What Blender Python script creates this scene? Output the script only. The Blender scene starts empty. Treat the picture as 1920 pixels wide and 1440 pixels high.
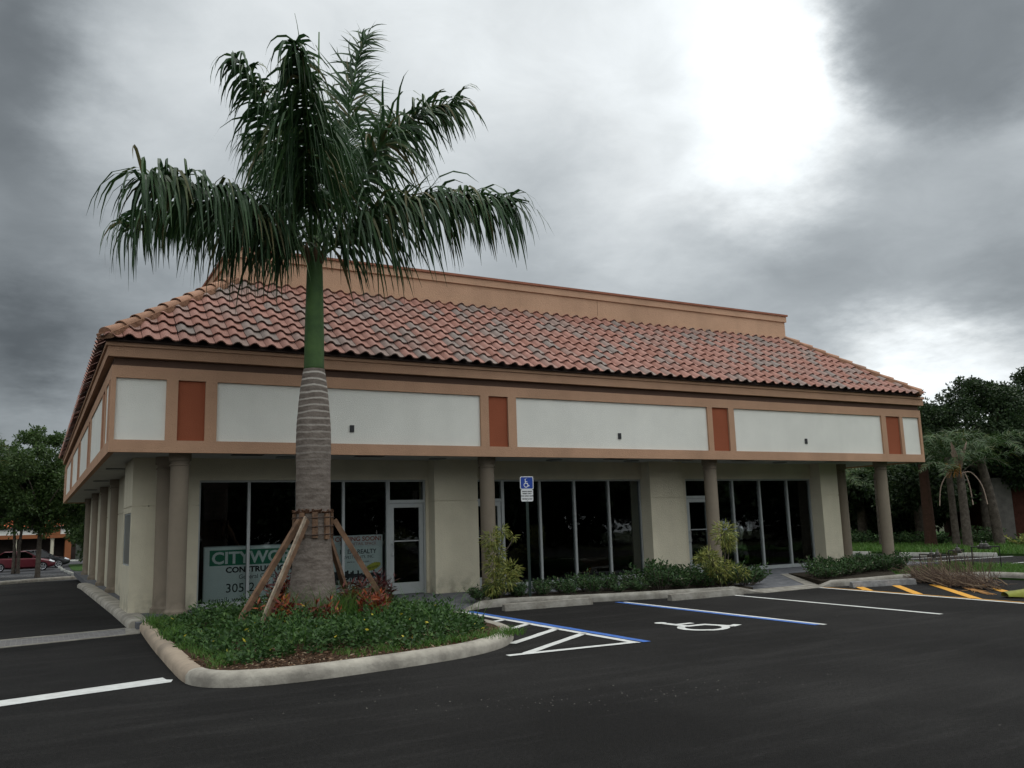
import bpy, bmesh, math, random
import numpy as np
from mathutils import Vector, Matrix
R_ = math.radians
random.seed(7); rng = np.random.default_rng(11)
S = bpy.context.scene
COL = S.collection

# ------------------------------------------------------------ camera
cd = bpy.data.cameras.new('camera'); cam = bpy.data.objects.new('camera', cd); COL.objects.link(cam)
cd.sensor_width = 36; cd.lens = 1606/1920*36; cd.clip_start = .1; cd.clip_end = 3000
M3 = ((0.87559328, -0.0517358, -0.48027056), (-0.48212215, -0.15516255, -0.8622545), (-0.02991058, 0.98653332, -0.16080226))
cam.matrix_world = Matrix(M3).to_4x4(); cam.location = (0, 0, 1.6)
S.camera = cam
S.view_settings.view_transform = 'Standard'; S.view_settings.look = 'None'
S.view_settings.exposure = 0; S.view_settings.gamma = 1

# ------------------------------------------------------------ world
SUN_DIR = Vector((.35, .25, .9)).normalized()
W = bpy.data.worlds.new('World'); S.world = W; W.use_nodes = True
nt = W.node_tree; nt.nodes.clear()
def N(t, **k):
    n = nt.nodes.new(t)
    for a, b in k.items(): setattr(n, a, b)
    return n
L = nt.links.new
def mth(op, a, b=None, c=None):
    n = N('ShaderNodeMath', operation=op)
    for i, v in enumerate((a, b, c)):
        if v is None: continue
        if isinstance(v, (int, float)): n.inputs[i].default_value = v
        else: L(v, n.inputs[i])
    return n.outputs[0]
tc = N('ShaderNodeTexCoord')
nrm = N('ShaderNodeVectorMath', operation='NORMALIZE'); L(tc.outputs['Generated'], nrm.inputs[0])
sep = N('ShaderNodeSeparateXYZ'); L(nrm.outputs[0], sep.inputs[0])
# project on a cloud deck
zz = mth('ADD', mth('MAXIMUM', sep.outputs[2], 0.0), .22)
cx = N('ShaderNodeCombineXYZ'); L(mth('DIVIDE', sep.outputs[0], zz), cx.inputs[0]); L(mth('DIVIDE', sep.outputs[1], zz), cx.inputs[1])
def noise(vec, sc, det, rough, dist=0):
    n = N('ShaderNodeTexNoise'); L(vec, n.inputs['Vector']); n.inputs['Scale'].default_value = sc
    n.inputs['Detail'].default_value = det; n.inputs['Roughness'].default_value = rough; n.inputs['Distortion'].default_value = dist
    return n
warp = noise(cx.outputs[0], 3.2, 9, .62)
wv = N('ShaderNodeVectorMath', operation='SUBTRACT'); L(warp.outputs['Color'], wv.inputs[0]); wv.inputs[1].default_value = (.5, .5, .5)
ws = N('ShaderNodeVectorMath', operation='SCALE'); L(wv.outputs[0], ws.inputs[0]); ws.inputs['Scale'].default_value = .15
wd = N('ShaderNodeVectorMath', operation='ADD'); L(nrm.outputs[0], wd.inputs[0]); L(ws.outputs[0], wd.inputs[1])
wn = N('ShaderNodeVectorMath', operation='NORMALIZE'); L(wd.outputs[0], wn.inputs[0])
# cloud masses: direction, tightness, amount of light
MASSES = [
 ((-0.024,0.856,0.517),200,-0.427), ((0.039,0.847,0.53),200,-0.033), ((0.106,0.834,0.542),200,-0.088), ((0.175,0.815,0.552),200,0.091),
 ((0.246,0.792,0.559),200,-0.032), ((0.388,0.729,0.564),200,0.033), ((0.457,0.69,0.561),200,-0.133), ((0.583,0.602,0.545),200,0.1),
 ((0.639,0.554,0.533),200,0.236), ((0.689,0.506,0.518),200,-0.478), ((0.734,0.457,0.502),200,0.102), ((0.773,0.41,0.485),200,-0.352),
 ((-0.02,0.889,0.458),200,-0.091), ((0.044,0.881,0.471),200,0.322), ((0.184,0.852,0.491),200,0.123), ((0.258,0.828,0.497),200,0.044),
 ((0.332,0.799,0.501),200,0.058), ((0.405,0.765,0.501),200,0.058), ((0.476,0.725,0.498),200,0.055), ((0.543,0.68,0.492),200,0.156),
 ((0.605,0.633,0.483),200,-0.282), ((0.662,0.583,0.471),200,0.407), ((0.713,0.532,0.458),200,-0.271), ((0.757,0.481,0.442),200,0.279),
 ((0.796,0.431,0.426),200,0.107), ((-0.018,0.914,0.404),200,-0.25), ((0.049,0.908,0.415),200,0.093), ((0.119,0.897,0.425),200,-0.14),
 ((0.192,0.881,0.433),200,0.031), ((0.267,0.858,0.439),200,-0.032), ((0.343,0.829,0.442),200,-0.031), ((0.418,0.793,0.442),200,0.044),
 ((0.559,0.707,0.434),200,0.089), ((0.622,0.657,0.425),200,-0.14), ((0.68,0.606,0.414),200,0.664), ((0.73,0.553,0.401),200,-0.21),
 ((0.775,0.5,0.387),200,-0.114), ((0.813,0.448,0.372),200,-0.116), ((-0.014,0.938,0.347),200,-0.134), ((0.053,0.933,0.357),200,0.145),
 ((0.199,0.907,0.372),200,0.063), ((0.353,0.855,0.379),200,0.063), ((0.503,0.778,0.376),200,-0.124), ((0.573,0.731,0.37),200,0.161),
 ((0.637,0.68,0.362),200,-0.031), ((0.695,0.627,0.352),200,0.061), ((0.746,0.572,0.341),200,-0.284), ((0.79,0.518,0.328),200,0.061),
 ((0.828,0.464,0.315),200,-0.124), ((-0.011,0.958,0.287),200,-0.024), ((0.057,0.954,0.295),200,0.053), ((0.129,0.945,0.301),200,-0.049),
 ((0.514,0.8,0.309),200,-0.045), ((0.585,0.752,0.303),200,0.139), ((0.649,0.7,0.296),200,-0.107), ((0.707,0.646,0.287),200,-0.072),
 ((0.758,0.59,0.277),200,0.05), ((0.802,0.534,0.266),200,0.353), ((0.84,0.479,0.255),200,-0.079), ((-0.008,0.974,0.224),200,-0.043),
 ((0.061,0.971,0.23),200,-0.133), ((0.768,0.605,0.211),200,-0.309), ((0.812,0.548,0.202),200,-0.378), ((0.849,0.492,0.193),200,-0.327),
 ((-0.038,0.986,0.164),200,-0.136), ((0.029,0.985,0.168),200,0.059), ((0.748,0.645,0.153),200,0.111), ((0.796,0.588,0.146),200,0.401),
 ((0.836,0.531,0.138),200,0.501), ((0.797,0.579,0.173),700,0.023), ((-0.008,0.991,0.133),600,0.077), ((-0.011,0.981,0.192),600,-0.099),
 ((0.648,0.599,0.47),220,0.10), ((0.665,0.632,0.398),300,0.2), ((0.662,0.558,0.5),300,0.14), ((0.802,0.58,0.145),900,0.22), ((0.841,0.522,0.143),900,0.2), ((0.781,0.599,0.176),1200,0.15),
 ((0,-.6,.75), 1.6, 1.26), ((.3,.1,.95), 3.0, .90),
]
tot = .15
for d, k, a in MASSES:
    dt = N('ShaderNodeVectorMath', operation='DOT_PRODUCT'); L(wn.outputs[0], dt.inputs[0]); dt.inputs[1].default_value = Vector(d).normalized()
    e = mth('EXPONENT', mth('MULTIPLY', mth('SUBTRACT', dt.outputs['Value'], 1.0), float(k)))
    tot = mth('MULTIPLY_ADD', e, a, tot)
# the one heavy, sharp-edged rain cloud up on the right
dk = N('ShaderNodeVectorMath', operation='DOT_PRODUCT'); L(wn.outputs[0], dk.inputs[0]); dk.inputs[1].default_value = Vector((0.7586, 0.45, 0.4712)).normalized()
dm = N('ShaderNodeMapRange', interpolation_type='SMOOTHSTEP'); L(dk.outputs['Value'], dm.inputs[0]); dm.inputs[1].default_value = 0.99139; dm.inputs[2].default_value = 0.99909
tot = mth('ADD', mth('MULTIPLY', tot, mth('SUBTRACT', 1.0, dm.outputs[0])), mth('MULTIPLY', dm.outputs[0], .235))
f1 = noise(cx.outputs[0], 2.2, 7, .55, .4); f2 = noise(cx.outputs[0], 5.5, 8, .6, .6)
det = mth('ADD', mth('MULTIPLY', mth('SUBTRACT', f1.outputs['Fac'], .5), .30), mth('MULTIPLY', mth('SUBTRACT', f2.outputs['Fac'], .5), .34))
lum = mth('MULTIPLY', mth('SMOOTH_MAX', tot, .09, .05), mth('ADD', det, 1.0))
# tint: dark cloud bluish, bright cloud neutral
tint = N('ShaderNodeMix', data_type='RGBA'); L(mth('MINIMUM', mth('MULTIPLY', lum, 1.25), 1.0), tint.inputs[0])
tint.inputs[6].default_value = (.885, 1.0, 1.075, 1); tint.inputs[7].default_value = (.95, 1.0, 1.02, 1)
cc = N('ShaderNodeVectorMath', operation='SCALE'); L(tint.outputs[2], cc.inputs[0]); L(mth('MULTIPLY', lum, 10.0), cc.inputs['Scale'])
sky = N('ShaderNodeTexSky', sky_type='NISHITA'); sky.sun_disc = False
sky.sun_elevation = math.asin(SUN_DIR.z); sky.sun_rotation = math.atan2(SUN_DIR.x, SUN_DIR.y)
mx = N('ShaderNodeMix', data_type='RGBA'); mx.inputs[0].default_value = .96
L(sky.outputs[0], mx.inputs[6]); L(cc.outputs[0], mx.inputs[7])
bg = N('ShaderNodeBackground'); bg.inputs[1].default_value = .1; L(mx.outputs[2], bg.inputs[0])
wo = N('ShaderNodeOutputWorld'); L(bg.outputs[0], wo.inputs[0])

sd = bpy.data.lights.new('sun', 'SUN'); sd.energy = .85; sd.angle = R_(40); sd.color = (1, .93, .83)
so = bpy.data.objects.new('sun', sd); COL.objects.link(so); so.rotation_euler = (-SUN_DIR).to_track_quat('-Z', 'Y').to_euler()

# ------------------------------------------------------------ materials
def mat(name, col, rough=.85, spec=.3, bump=0, bscale=60, var=0, vscale=3, metal=0, col2=None, detail=6, streak=0, dirt=0):
    m = bpy.data.materials.new(name); m.use_nodes = True
    t = m.node_tree; b = t.nodes['Principled BSDF']
    b.inputs['Base Color'].default_value = (*col, 1); b.inputs['Roughness'].default_value = rough
    b.inputs['Specular IOR Level'].default_value = spec; b.inputs['Metallic'].default_value = metal
    co = t.nodes.new('ShaderNodeTexCoord')
    if bump:
        n = t.nodes.new('ShaderNodeTexNoise'); n.inputs['Scale'].default_value = bscale; n.inputs['Detail'].default_value = 4
        t.links.new(co.outputs['Object'], n.inputs['Vector'])
        bp = t.nodes.new('ShaderNodeBump'); bp.inputs['Strength'].default_value = bump; bp.inputs['Distance'].default_value = .02
        t.links.new(n.outputs['Fac'], bp.inputs['Height']); t.links.new(bp.outputs[0], b.inputs['Normal'])
    if var or col2:
        n = t.nodes.new('ShaderNodeTexNoise'); n.inputs['Scale'].default_value = vscale; n.inputs['Detail'].default_value = detail; n.inputs['Roughness'].default_value = .62
        t.links.new(co.outputs['Object'], n.inputs['Vector'])
        r = t.nodes.new('ShaderNodeValToRGB')
        a = Vector(col); c = Vector(col2) if col2 else a*(1-var)
        a2 = a if col2 else a*(1+var)
        r.color_ramp.elements[0].position = .35; r.color_ramp.elements[1].position = .68
        r.color_ramp.elements[0].color = (*c, 1); r.color_ramp.elements[1].color = (*a2, 1)
        t.links.new(n.outputs['Fac'], r.inputs[0]); t.links.new(r.outputs[0], b.inputs['Base Color'])
        def nz(sc, scl, det_, lo, hi, o0, o1):
            mp = t.nodes.new('ShaderNodeMapping'); mp.inputs['Scale'].default_value = scl; t.links.new(co.outputs['Object'], mp.inputs[0])
            q = t.nodes.new('ShaderNodeTexNoise'); q.inputs['Scale'].default_value = sc; q.inputs['Detail'].default_value = det_; t.links.new(mp.outputs[0], q.inputs['Vector'])
            g = t.nodes.new('ShaderNodeMapRange'); g.inputs[1].default_value = lo; g.inputs[2].default_value = hi; g.inputs[3].default_value = o0; g.inputs[4].default_value = o1
            t.links.new(q.outputs['Fac'], g.inputs[0]); return g.outputs[0]
        src = r.outputs[0]
        def mul(src, f):
            v = t.nodes.new('ShaderNodeVectorMath'); v.operation = 'SCALE'; t.links.new(src, v.inputs[0]); t.links.new(f, v.inputs['Scale']); return v.outputs[0]
        if streak: src = mul(mul(src, nz(1.1, (1.6, 1.6, .22), 4, .48, .75, 1.0, 1-streak)), nz(.35, (1, 1, 1), 4, .35, .65, 1-streak*.6, 1+streak*.5))
        if dirt:
            se = t.nodes.new('ShaderNodeSeparateXYZ'); t.links.new(co.outputs['Object'], se.inputs[0])
            g = t.nodes.new('ShaderNodeMapRange'); g.inputs[1].default_value = .12; g.inputs[2].default_value = .62; g.inputs[3].default_value = dirt; g.inputs[4].default_value = 0; t.links.new(se.outputs[2], g.inputs[0])
            h = t.nodes.new('ShaderNodeMath'); h.operation = 'MULTIPLY'; t.links.new(g.outputs[0], h.inputs[0]); t.links.new(nz(5, (1, 1, 1), 6, .42, .62, 0, 1), h.inputs[1])
            i_ = t.nodes.new('ShaderNodeMath'); i_.operation = 'SUBTRACT'; i_.inputs[0].default_value = 1; t.links.new(h.outputs[0], i_.inputs[1]); src = mul(src, i_.outputs[0])
        t.links.new(src, b.inputs['Base Color'])
    return m
def ramp_mat(name, stops, rough=.6, spec=.3, trans=0, bump=0, var=.12, vscale=20):
    """colour picked by the per-face attribute rnd"""
    m = bpy.data.materials.new(name); m.use_nodes = True; t = m.node_tree; b = t.nodes['Principled BSDF']
    b.inputs['Roughness'].default_value = rough; b.inputs['Specular IOR Level'].default_value = spec
    a = t.nodes.new('ShaderNodeAttribute'); a.attribute_name = 'rnd'
    r = t.nodes.new('ShaderNodeValToRGB'); cr = r.color_ramp
    while len(cr.elements) < len(stops): cr.elements.new(.5)
    for e, (p, c) in zip(cr.elements, stops): e.position = p; e.color = (*c, 1)
    t.links.new(a.outputs['Fac'], r.inputs[0])
    n = t.nodes.new('ShaderNodeTexNoise'); n.inputs['Scale'].default_value = vscale; n.inputs['Detail'].default_value = 4
    co = t.nodes.new('ShaderNodeTexCoord'); t.links.new(co.outputs['Object'], n.inputs['Vector'])
    mr = t.nodes.new('ShaderNodeMapRange'); mr.inputs[3].default_value = 1-var*2; mr.inputs[4].default_value = 1+var*2
    t.links.new(n.outputs['Fac'], mr.inputs[0])
    h = t.nodes.new('ShaderNodeVectorMath'); h.operation = 'SCALE'; t.links.new(r.outputs[0], h.inputs[0]); t.links.new(mr.outputs[0], h.inputs['Scale'])
    t.links.new(h.outputs[0], b.inputs['Base Color'])
    if trans:
        tr = t.nodes.new('ShaderNodeBsdfTranslucent'); t.links.new(h.outputs[0], tr.inputs[0])
        mi = t.nodes.new('ShaderNodeMixShader'); mi.inputs[0].default_value = trans
        t.links.new(b.outputs[0], mi.inputs[1]); t.links.new(tr.outputs[0], mi.inputs[2]); t.links.new(mi.outputs[0], t.nodes['Material Output'].inputs[0])
    return m
TAN = mat('tan_stucco', (.47, .285, .185), .92, .15, .6, 55, .07, 1.3, streak=.10)
TANP = mat('parapet_stucco', (.52, .325, .215), .92, .15, .6, 45, .08, .9, streak=.10)
CREAM = mat('cream_stucco', (.60, .55, .42), .92, .15, .6, 50, .07, 1.1, streak=.08, dirt=.4)
WHITE = mat('white_stucco', (.77, .76, .695), .92, .15, .6, 60, .04, 1.0, streak=.05)
ORANGE = mat('orange_stucco', (.29, .088, .045), .92, .15, .45, 60, .06, 1.4)
SOFF = mat('soffit_paint', (.46, .46, .43), .9, .2, .15, 40, .06, 1.5)
COLM = mat('column_paint', (.235, .195, .148), .9, .2, .4, 60, .08, 2, streak=.1, dirt=.4)
CAPRED = mat('coping_metal', (.27, .10, .055), .6, .3, 0, 1, .12, 4)
ALU = mat('aluminium_frame', (.36, .38, .375), .45, .5, 0, 1, .05, 8, .3)
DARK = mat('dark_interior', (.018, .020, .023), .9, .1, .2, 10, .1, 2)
BLACK = mat('black_plastic', (.012, .012, .013), .5, .4)
CONC = mat('concrete', (.30, .285, .25), .9, .2, .7, 40, 0, 5, col2=(.17, .155, .13))
KERBM = mat('painted_kerb', (.42, .39, .33), .85, .2, .35, 30, 0, 2.6, col2=(.20, .183, .155))
KERBO = mat('weathered_kerb', (.42, .335, .25), .9, .2, .3, 40, 0, 1.7, col2=(.24, .195, .15))
PAVER = mat('grey_paving', (.15, .152, .16), .9, .2, .5, 25, 0, 6, col2=(.07, .072, .08))
MULCH = mat('mulch', (.085, .05, .03), .95, .1, 1.0, 45, 0, 22, col2=(.022, .014, .009))
SOIL = mat('soil', (.03, .024, .017), .95, .1, 1, 40, .4, 15)
GRASSG = mat('lawn_base', (.042, .085, .02), .95, .1, .8, 60, 0, 4, col2=(.02, .045, .012))
EARTH = mat('open_ground', (.05, .06, .03), .95, .1, .5, 5, 0, .3, col2=(.03, .035, .02))
WOOD = mat('stake_wood', (.22, .13, .078), .85, .2, .5, 30, 0, 6, col2=(.10, .06, .04))
WOOD2 = mat('weathered_wood', (.40, .33, .25), .85, .2, .5, 30, 0, 9, col2=(.2, .15, .11))
WPAINT = mat('white_paint', (.62, .63, .61), .7, .3, .3, 90, 0, 9, col2=(.50, .50, .48))
BPAINT = mat('blue_paint', (.035, .12, .40), .7, .3, .3, 90, .15, 9)
YPAINT = mat('yellow_paint', (.62, .30, .03), .7, .3, .3, 90, .12, 12)
SIGNW = mat('sign_white', (.70, .71, .70), .45, .4, 0, 1, .03, 6)
SIGNB = mat('sign_blue', (.01, .05, .30), .45, .4, 0, 1, .05, 6)
SIGNG = mat('sign_green', (.02, .19, .10), .5, .4, 0, 1, .05, 6)
SIGNK = mat('sign_black', (.02, .02, .022), .5, .4, 0, 1, .05, 6)
SIGNR = mat('sign_red', (.42, .07, .04), .5, .4, 0, 1, .05, 6)
SIGNY = mat('sign_yellow', (.55, .50, .05), .5, .4, 0, 1, .05, 6)
BOARD = mat('board_face', (.74, .77, .74), .5, .3, 0, 1, .05, 3)
POSTG = mat('green_post', (.01, .022, .017), .6, .4, 0, 1, .1, 9)
BARK = mat('grey_bark', (.13, .11, .09), .95, .1, 1, 12, 0, 6, col2=(.055, .045, .038))
BARKR = mat('red_bark', (.075, .04, .03), .95, .1, 1, 12, 0, 6, col2=(.05, .03, .02))
SHAFT = mat('crownshaft', (.075, .145, .038), .62, .3, .25, 14, 0, 3.5, col2=(.038, .085, .024), streak=.3)
RIM = mat('wheel_rim', (.45, .46, .48), .35, .5, 0, 1, .05, 9, .7)
TYRE = mat('tyre_rubber', (.015, .015, .016), .85, .2, .2, 40)
CARR = mat('dark_red_paint', (.085, .008, .014), .3, .5, 0, 1, .04, 3)
CARK = mat('black_paint', (.012, .013, .015), .25, .5, 0, 1, .04, 3)
LAMP = mat('headlight_glass', (.55, .57, .6), .2, .6)
BRICKD = mat('dark_red_wall', (.075, .028, .02), .92, .15, .5, 12, .25, 4)
BOOT = mat('palm_boot', (.25, .27, .04), .7, .3, .4, 12, 0, 2.2, col2=(.10, .10, .02))

def asphalt():
    m = mat('asphalt', (.03, .03, .03), .9, .12, .9, 110)
    t = m.node_tree; b = t.nodes['Principled BSDF']; co = t.nodes.new('ShaderNodeTexCoord')
    def nz(sc, det, r, scale=(1, 1, 1)):
        mp = t.nodes.new('ShaderNodeMapping'); mp.inputs['Scale'].default_value = scale; t.links.new(co.outputs['Object'], mp.inputs[0])
        n = t.nodes.new('ShaderNodeTexNoise'); n.inputs['Scale'].default_value = sc; n.inputs['Detail'].default_value = det; n.inputs['Roughness'].default_value = r
        t.links.new(mp.outputs[0], n.inputs['Vector']); return n.outputs['Fac']
    def mm(op, a, bb):
        n = t.nodes.new('ShaderNodeMath'); n.operation = op
        for i, v in enumerate((a, bb)):
            if isinstance(v, (int, float)): n.inputs[i].default_value = v
            else: t.links.new(v, n.inputs[i])
        return n.outputs[0]
    def rr(v, p0, p1, o0=0, o1=1):
        n = t.nodes.new('ShaderNodeMapRange'); n.inputs[1].default_value = p0; n.inputs[2].default_value = p1; n.inputs[3].default_value = o0; n.inputs[4].default_value = o1
        t.links.new(v, n.inputs[0]); return n.outputs[0]
    big = rr(nz(.28, 5, .6), .38, .70, .72, 1.75)
    streak = rr(nz(1.1, 7, .68, (.35, 2.4, 1)), .5, .74, 0, 1.0)
    fine = rr(nz(30, 5, .8), .3, .7, .45, 1.65)
    dust = rr(nz(14, 6, .75), .62, .78, 0, .55)
    v = mm('MULTIPLY', mm('ADD', mm('ADD', big, streak), mm('MULTIPLY', dust, rr(nz(.5, 3, .5), .48, .66))), fine)
    sc = t.nodes.new('ShaderNodeVectorMath'); sc.operation = 'SCALE'; sc.inputs[0].default_value = (.0122, .0117, .0112)
    t.links.new(v, sc.inputs['Scale']); t.links.new(sc.outputs[0], b.inputs['Base Color'])
    return m
ASPH = asphalt()
def glass(name, tcol, refl=1.45):
    m = bpy.data.materials.new(name); m.use_nodes = True; t = m.node_tree; t.nodes.clear()
    tr = t.nodes.new('ShaderNodeBsdfTransparent'); tr.inputs[0].default_value = (*tcol, 1)
    gl = t.nodes.new('ShaderNodeBsdfGlossy'); gl.inputs['Roughness'].default_value = .015
    no = t.nodes.new('ShaderNodeTexNoise'); no.inputs['Scale'].default_value = 1.3
    co = t.nodes.new('ShaderNodeTexCoord'); t.links.new(co.outputs['Object'], no.inputs['Vector'])
    bp = t.nodes.new('ShaderNodeBump'); bp.inputs['Strength'].default_value = .06; bp.inputs['Distance'].default_value = .05; t.links.new(no.outputs['Fac'], bp.inputs['Height']); t.links.new(bp.outputs[0], gl.inputs['Normal'])
    fr = t.nodes.new('ShaderNodeFresnel'); fr.inputs['IOR'].default_value = refl
    mi = t.nodes.new('ShaderNodeMixShader'); t.links.new(fr.outputs[0], mi.inputs[0]); t.links.new(tr.outputs[0], mi.inputs[1]); t.links.new(gl.outputs[0], mi.inputs[2])
    o = t.nodes.new('ShaderNodeOutputMaterial'); t.links.new(mi.outputs[0], o.inputs[0]); return m
GLASS = glass('tinted_glass', (.80, .84, .84), 1.45)
CGLASS = glass('car_glass', (.10, .12, .12), 1.5)

def trunk_mat():
    m = mat('royal_palm_bark', (.2, .17, .15), .92, .15, .7, 22)
    t = m.node_tree; b = t.nodes['Principled BSDF']; co = t.nodes.new('ShaderNodeTexCoord')
    se = t.nodes.new('ShaderNodeSeparateXYZ'); t.links.new(co.outputs['Object'], se.inputs[0])
    no = t.nodes.new('ShaderNodeTexNoise'); no.inputs['Scale'].default_value = 2.2; no.inputs['Detail'].default_value = 5; t.links.new(co.outputs['Object'], no.inputs['Vector'])
    def mm(op, a, bb, c=None):
        n = t.nodes.new('ShaderNodeMath'); n.operation = op
        for i, v in enumerate((a, bb, c)):
            if v is None: continue
            if isinstance(v, (int, float)): n.inputs[i].default_value = v
            else: t.links.new(v, n.inputs[i])
        return n.outputs[0]
    ph = mm('ADD', mm('MULTIPLY', se.outputs[2], 9.0), mm('MULTIPLY', no.outputs['Fac'], .9))
    fr = mm('FRACT', ph, 0)
    ring = mm('GREATER_THAN', fr, .74)
    up = t.nodes.new('ShaderNodeMapRange'); up.inputs[1].default_value = 2.4; up.inputs[2].default_value = 4.05; up.inputs[3].default_value = .06; up.inputs[4].default_value = 1
    t.links.new(se.outputs[2], up.inputs[0])
    fac = mm('MULTIPLY', ring, up.outputs[0])
    n2 = t.nodes.new('ShaderNodeTexNoise'); n2.inputs['Scale'].default_value = 5; n2.inputs['Detail'].default_value = 8; n2.inputs['Roughness'].default_value = .7
    mp = t.nodes.new('ShaderNodeMapping'); mp.inputs['Scale'].default_value = (1, 1, 2.5); t.links.new(co.outputs['Object'], mp.inputs[0]); t.links.new(mp.outputs[0], n2.inputs['Vector'])
    r = t.nodes.new('ShaderNodeValToRGB'); r.color_ramp.elements[0].position = .32; r.color_ramp.elements[0].color = (.095, .075, .062, 1); r.color_ramp.elements[1].position = .68; r.color_ramp.elements[1].color = (.225, .19, .163, 1)
    t.links.new(n2.outputs['Fac'], r.inputs[0])
    mi = t.nodes.new('ShaderNodeMix'); mi.data_type = 'RGBA'; t.links.new(fac, mi.inputs[0]); t.links.new(r.outputs[0], mi.inputs[6]); mi.inputs[7].default_value = (.46, .42, .37, 1)
    t.links.new(mi.outputs[2], b.inputs['Base Color']); return m
TRUNK = trunk_mat()
TILE = ramp_mat('clay_tile', [(0, (.27, .125, .093)), (.3, (.325, .165, .13)), (.55, (.28, .143, .113)), (.72, (.26, .165, .137)), (.86, (.235, .18, .157)), (1, (.205, .17, .152))], .75, .25, var=.12, vscale=9)
RIDGE = ramp_mat('ridge_tile', [(0, (.30, .165, .105)), (.6, (.36, .2, .13)), (1, (.26, .17, .13))], .8, .2, var=.2, vscale=7)
PALMG = ramp_mat('palm_leaflet', [(0, (.020, .050, .018)), (.6, (.033, .078, .026)), (.9, (.05, .10, .03)), (1, (.13, .115, .05))], .5, .35, .22)
PALM2 = ramp_mat('queen_palm_leaflet', [(0, (.03, .062, .02)), (.8, (.055, .10, .03)), (1, (.12, .13, .045))], .55, .3, .25)
LEAFG = ramp_mat('ground_cover_leaf', [(0, (.018, .048, .012)), (.5, (.034, .082, .018)), (.9, (.06, .125, .028)), (.975, (.10, .16, .04)), (1, (.5, .42, .04))], .55, .28, .2)
SHRUB = ramp_mat('shrub_leaf', [(0, (.022, .052, .018)), (.6, (.042, .088, .028)), (.95, (.07, .125, .036)), (1, (.22, .22, .15))], .6, .22, .18)
GBLADE = ramp_mat('grass_blade', [(0, (.045, .11, .016)), (.7, (.08, .18, .028)), (1, (.12, .16, .045))], .6, .3, .3)
YLEAF = ramp_mat('variegated_leaf', [(0, (.08, .115, .027)), (.5, (.20, .225, .05)), (1, (.40, .385, .11))], .5, .35, .25)
CROT = ramp_mat('croton_leaf', [(0, (.035, .008, .01)), (.4, (.10, .013, .012)), (.7, (.20, .03, .013)), (.88, (.38, .09, .02)), (.93, (.05, .08, .02)), (1, (.5, .33, .03))], .45, .4, .2)
TREEL = ramp_mat('oak_leaf', [(0, (.013, .028, .010)), (.6, (.026, .050, .017)), (1, (.05, .082, .026))], .55, .3, .2)
TREEL2 = ramp_mat('left_tree_leaf', [(0, (.025, .05, .014)), (.6, (.045, .085, .02)), (1, (.075, .12, .03))], .55, .3, .25)
TWIG = ramp_mat('dry_twig', [(0, (.055, .036, .027)), (.7, (.12, .08, .058)), (1, (.27, .21, .14))], .85, .2)
LITTER = ramp_mat('mulch_chip', [(0, (.05, .028, .016)), (.7, (.13, .075, .045)), (1, (.32, .25, .17))], .9, .1)

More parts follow.
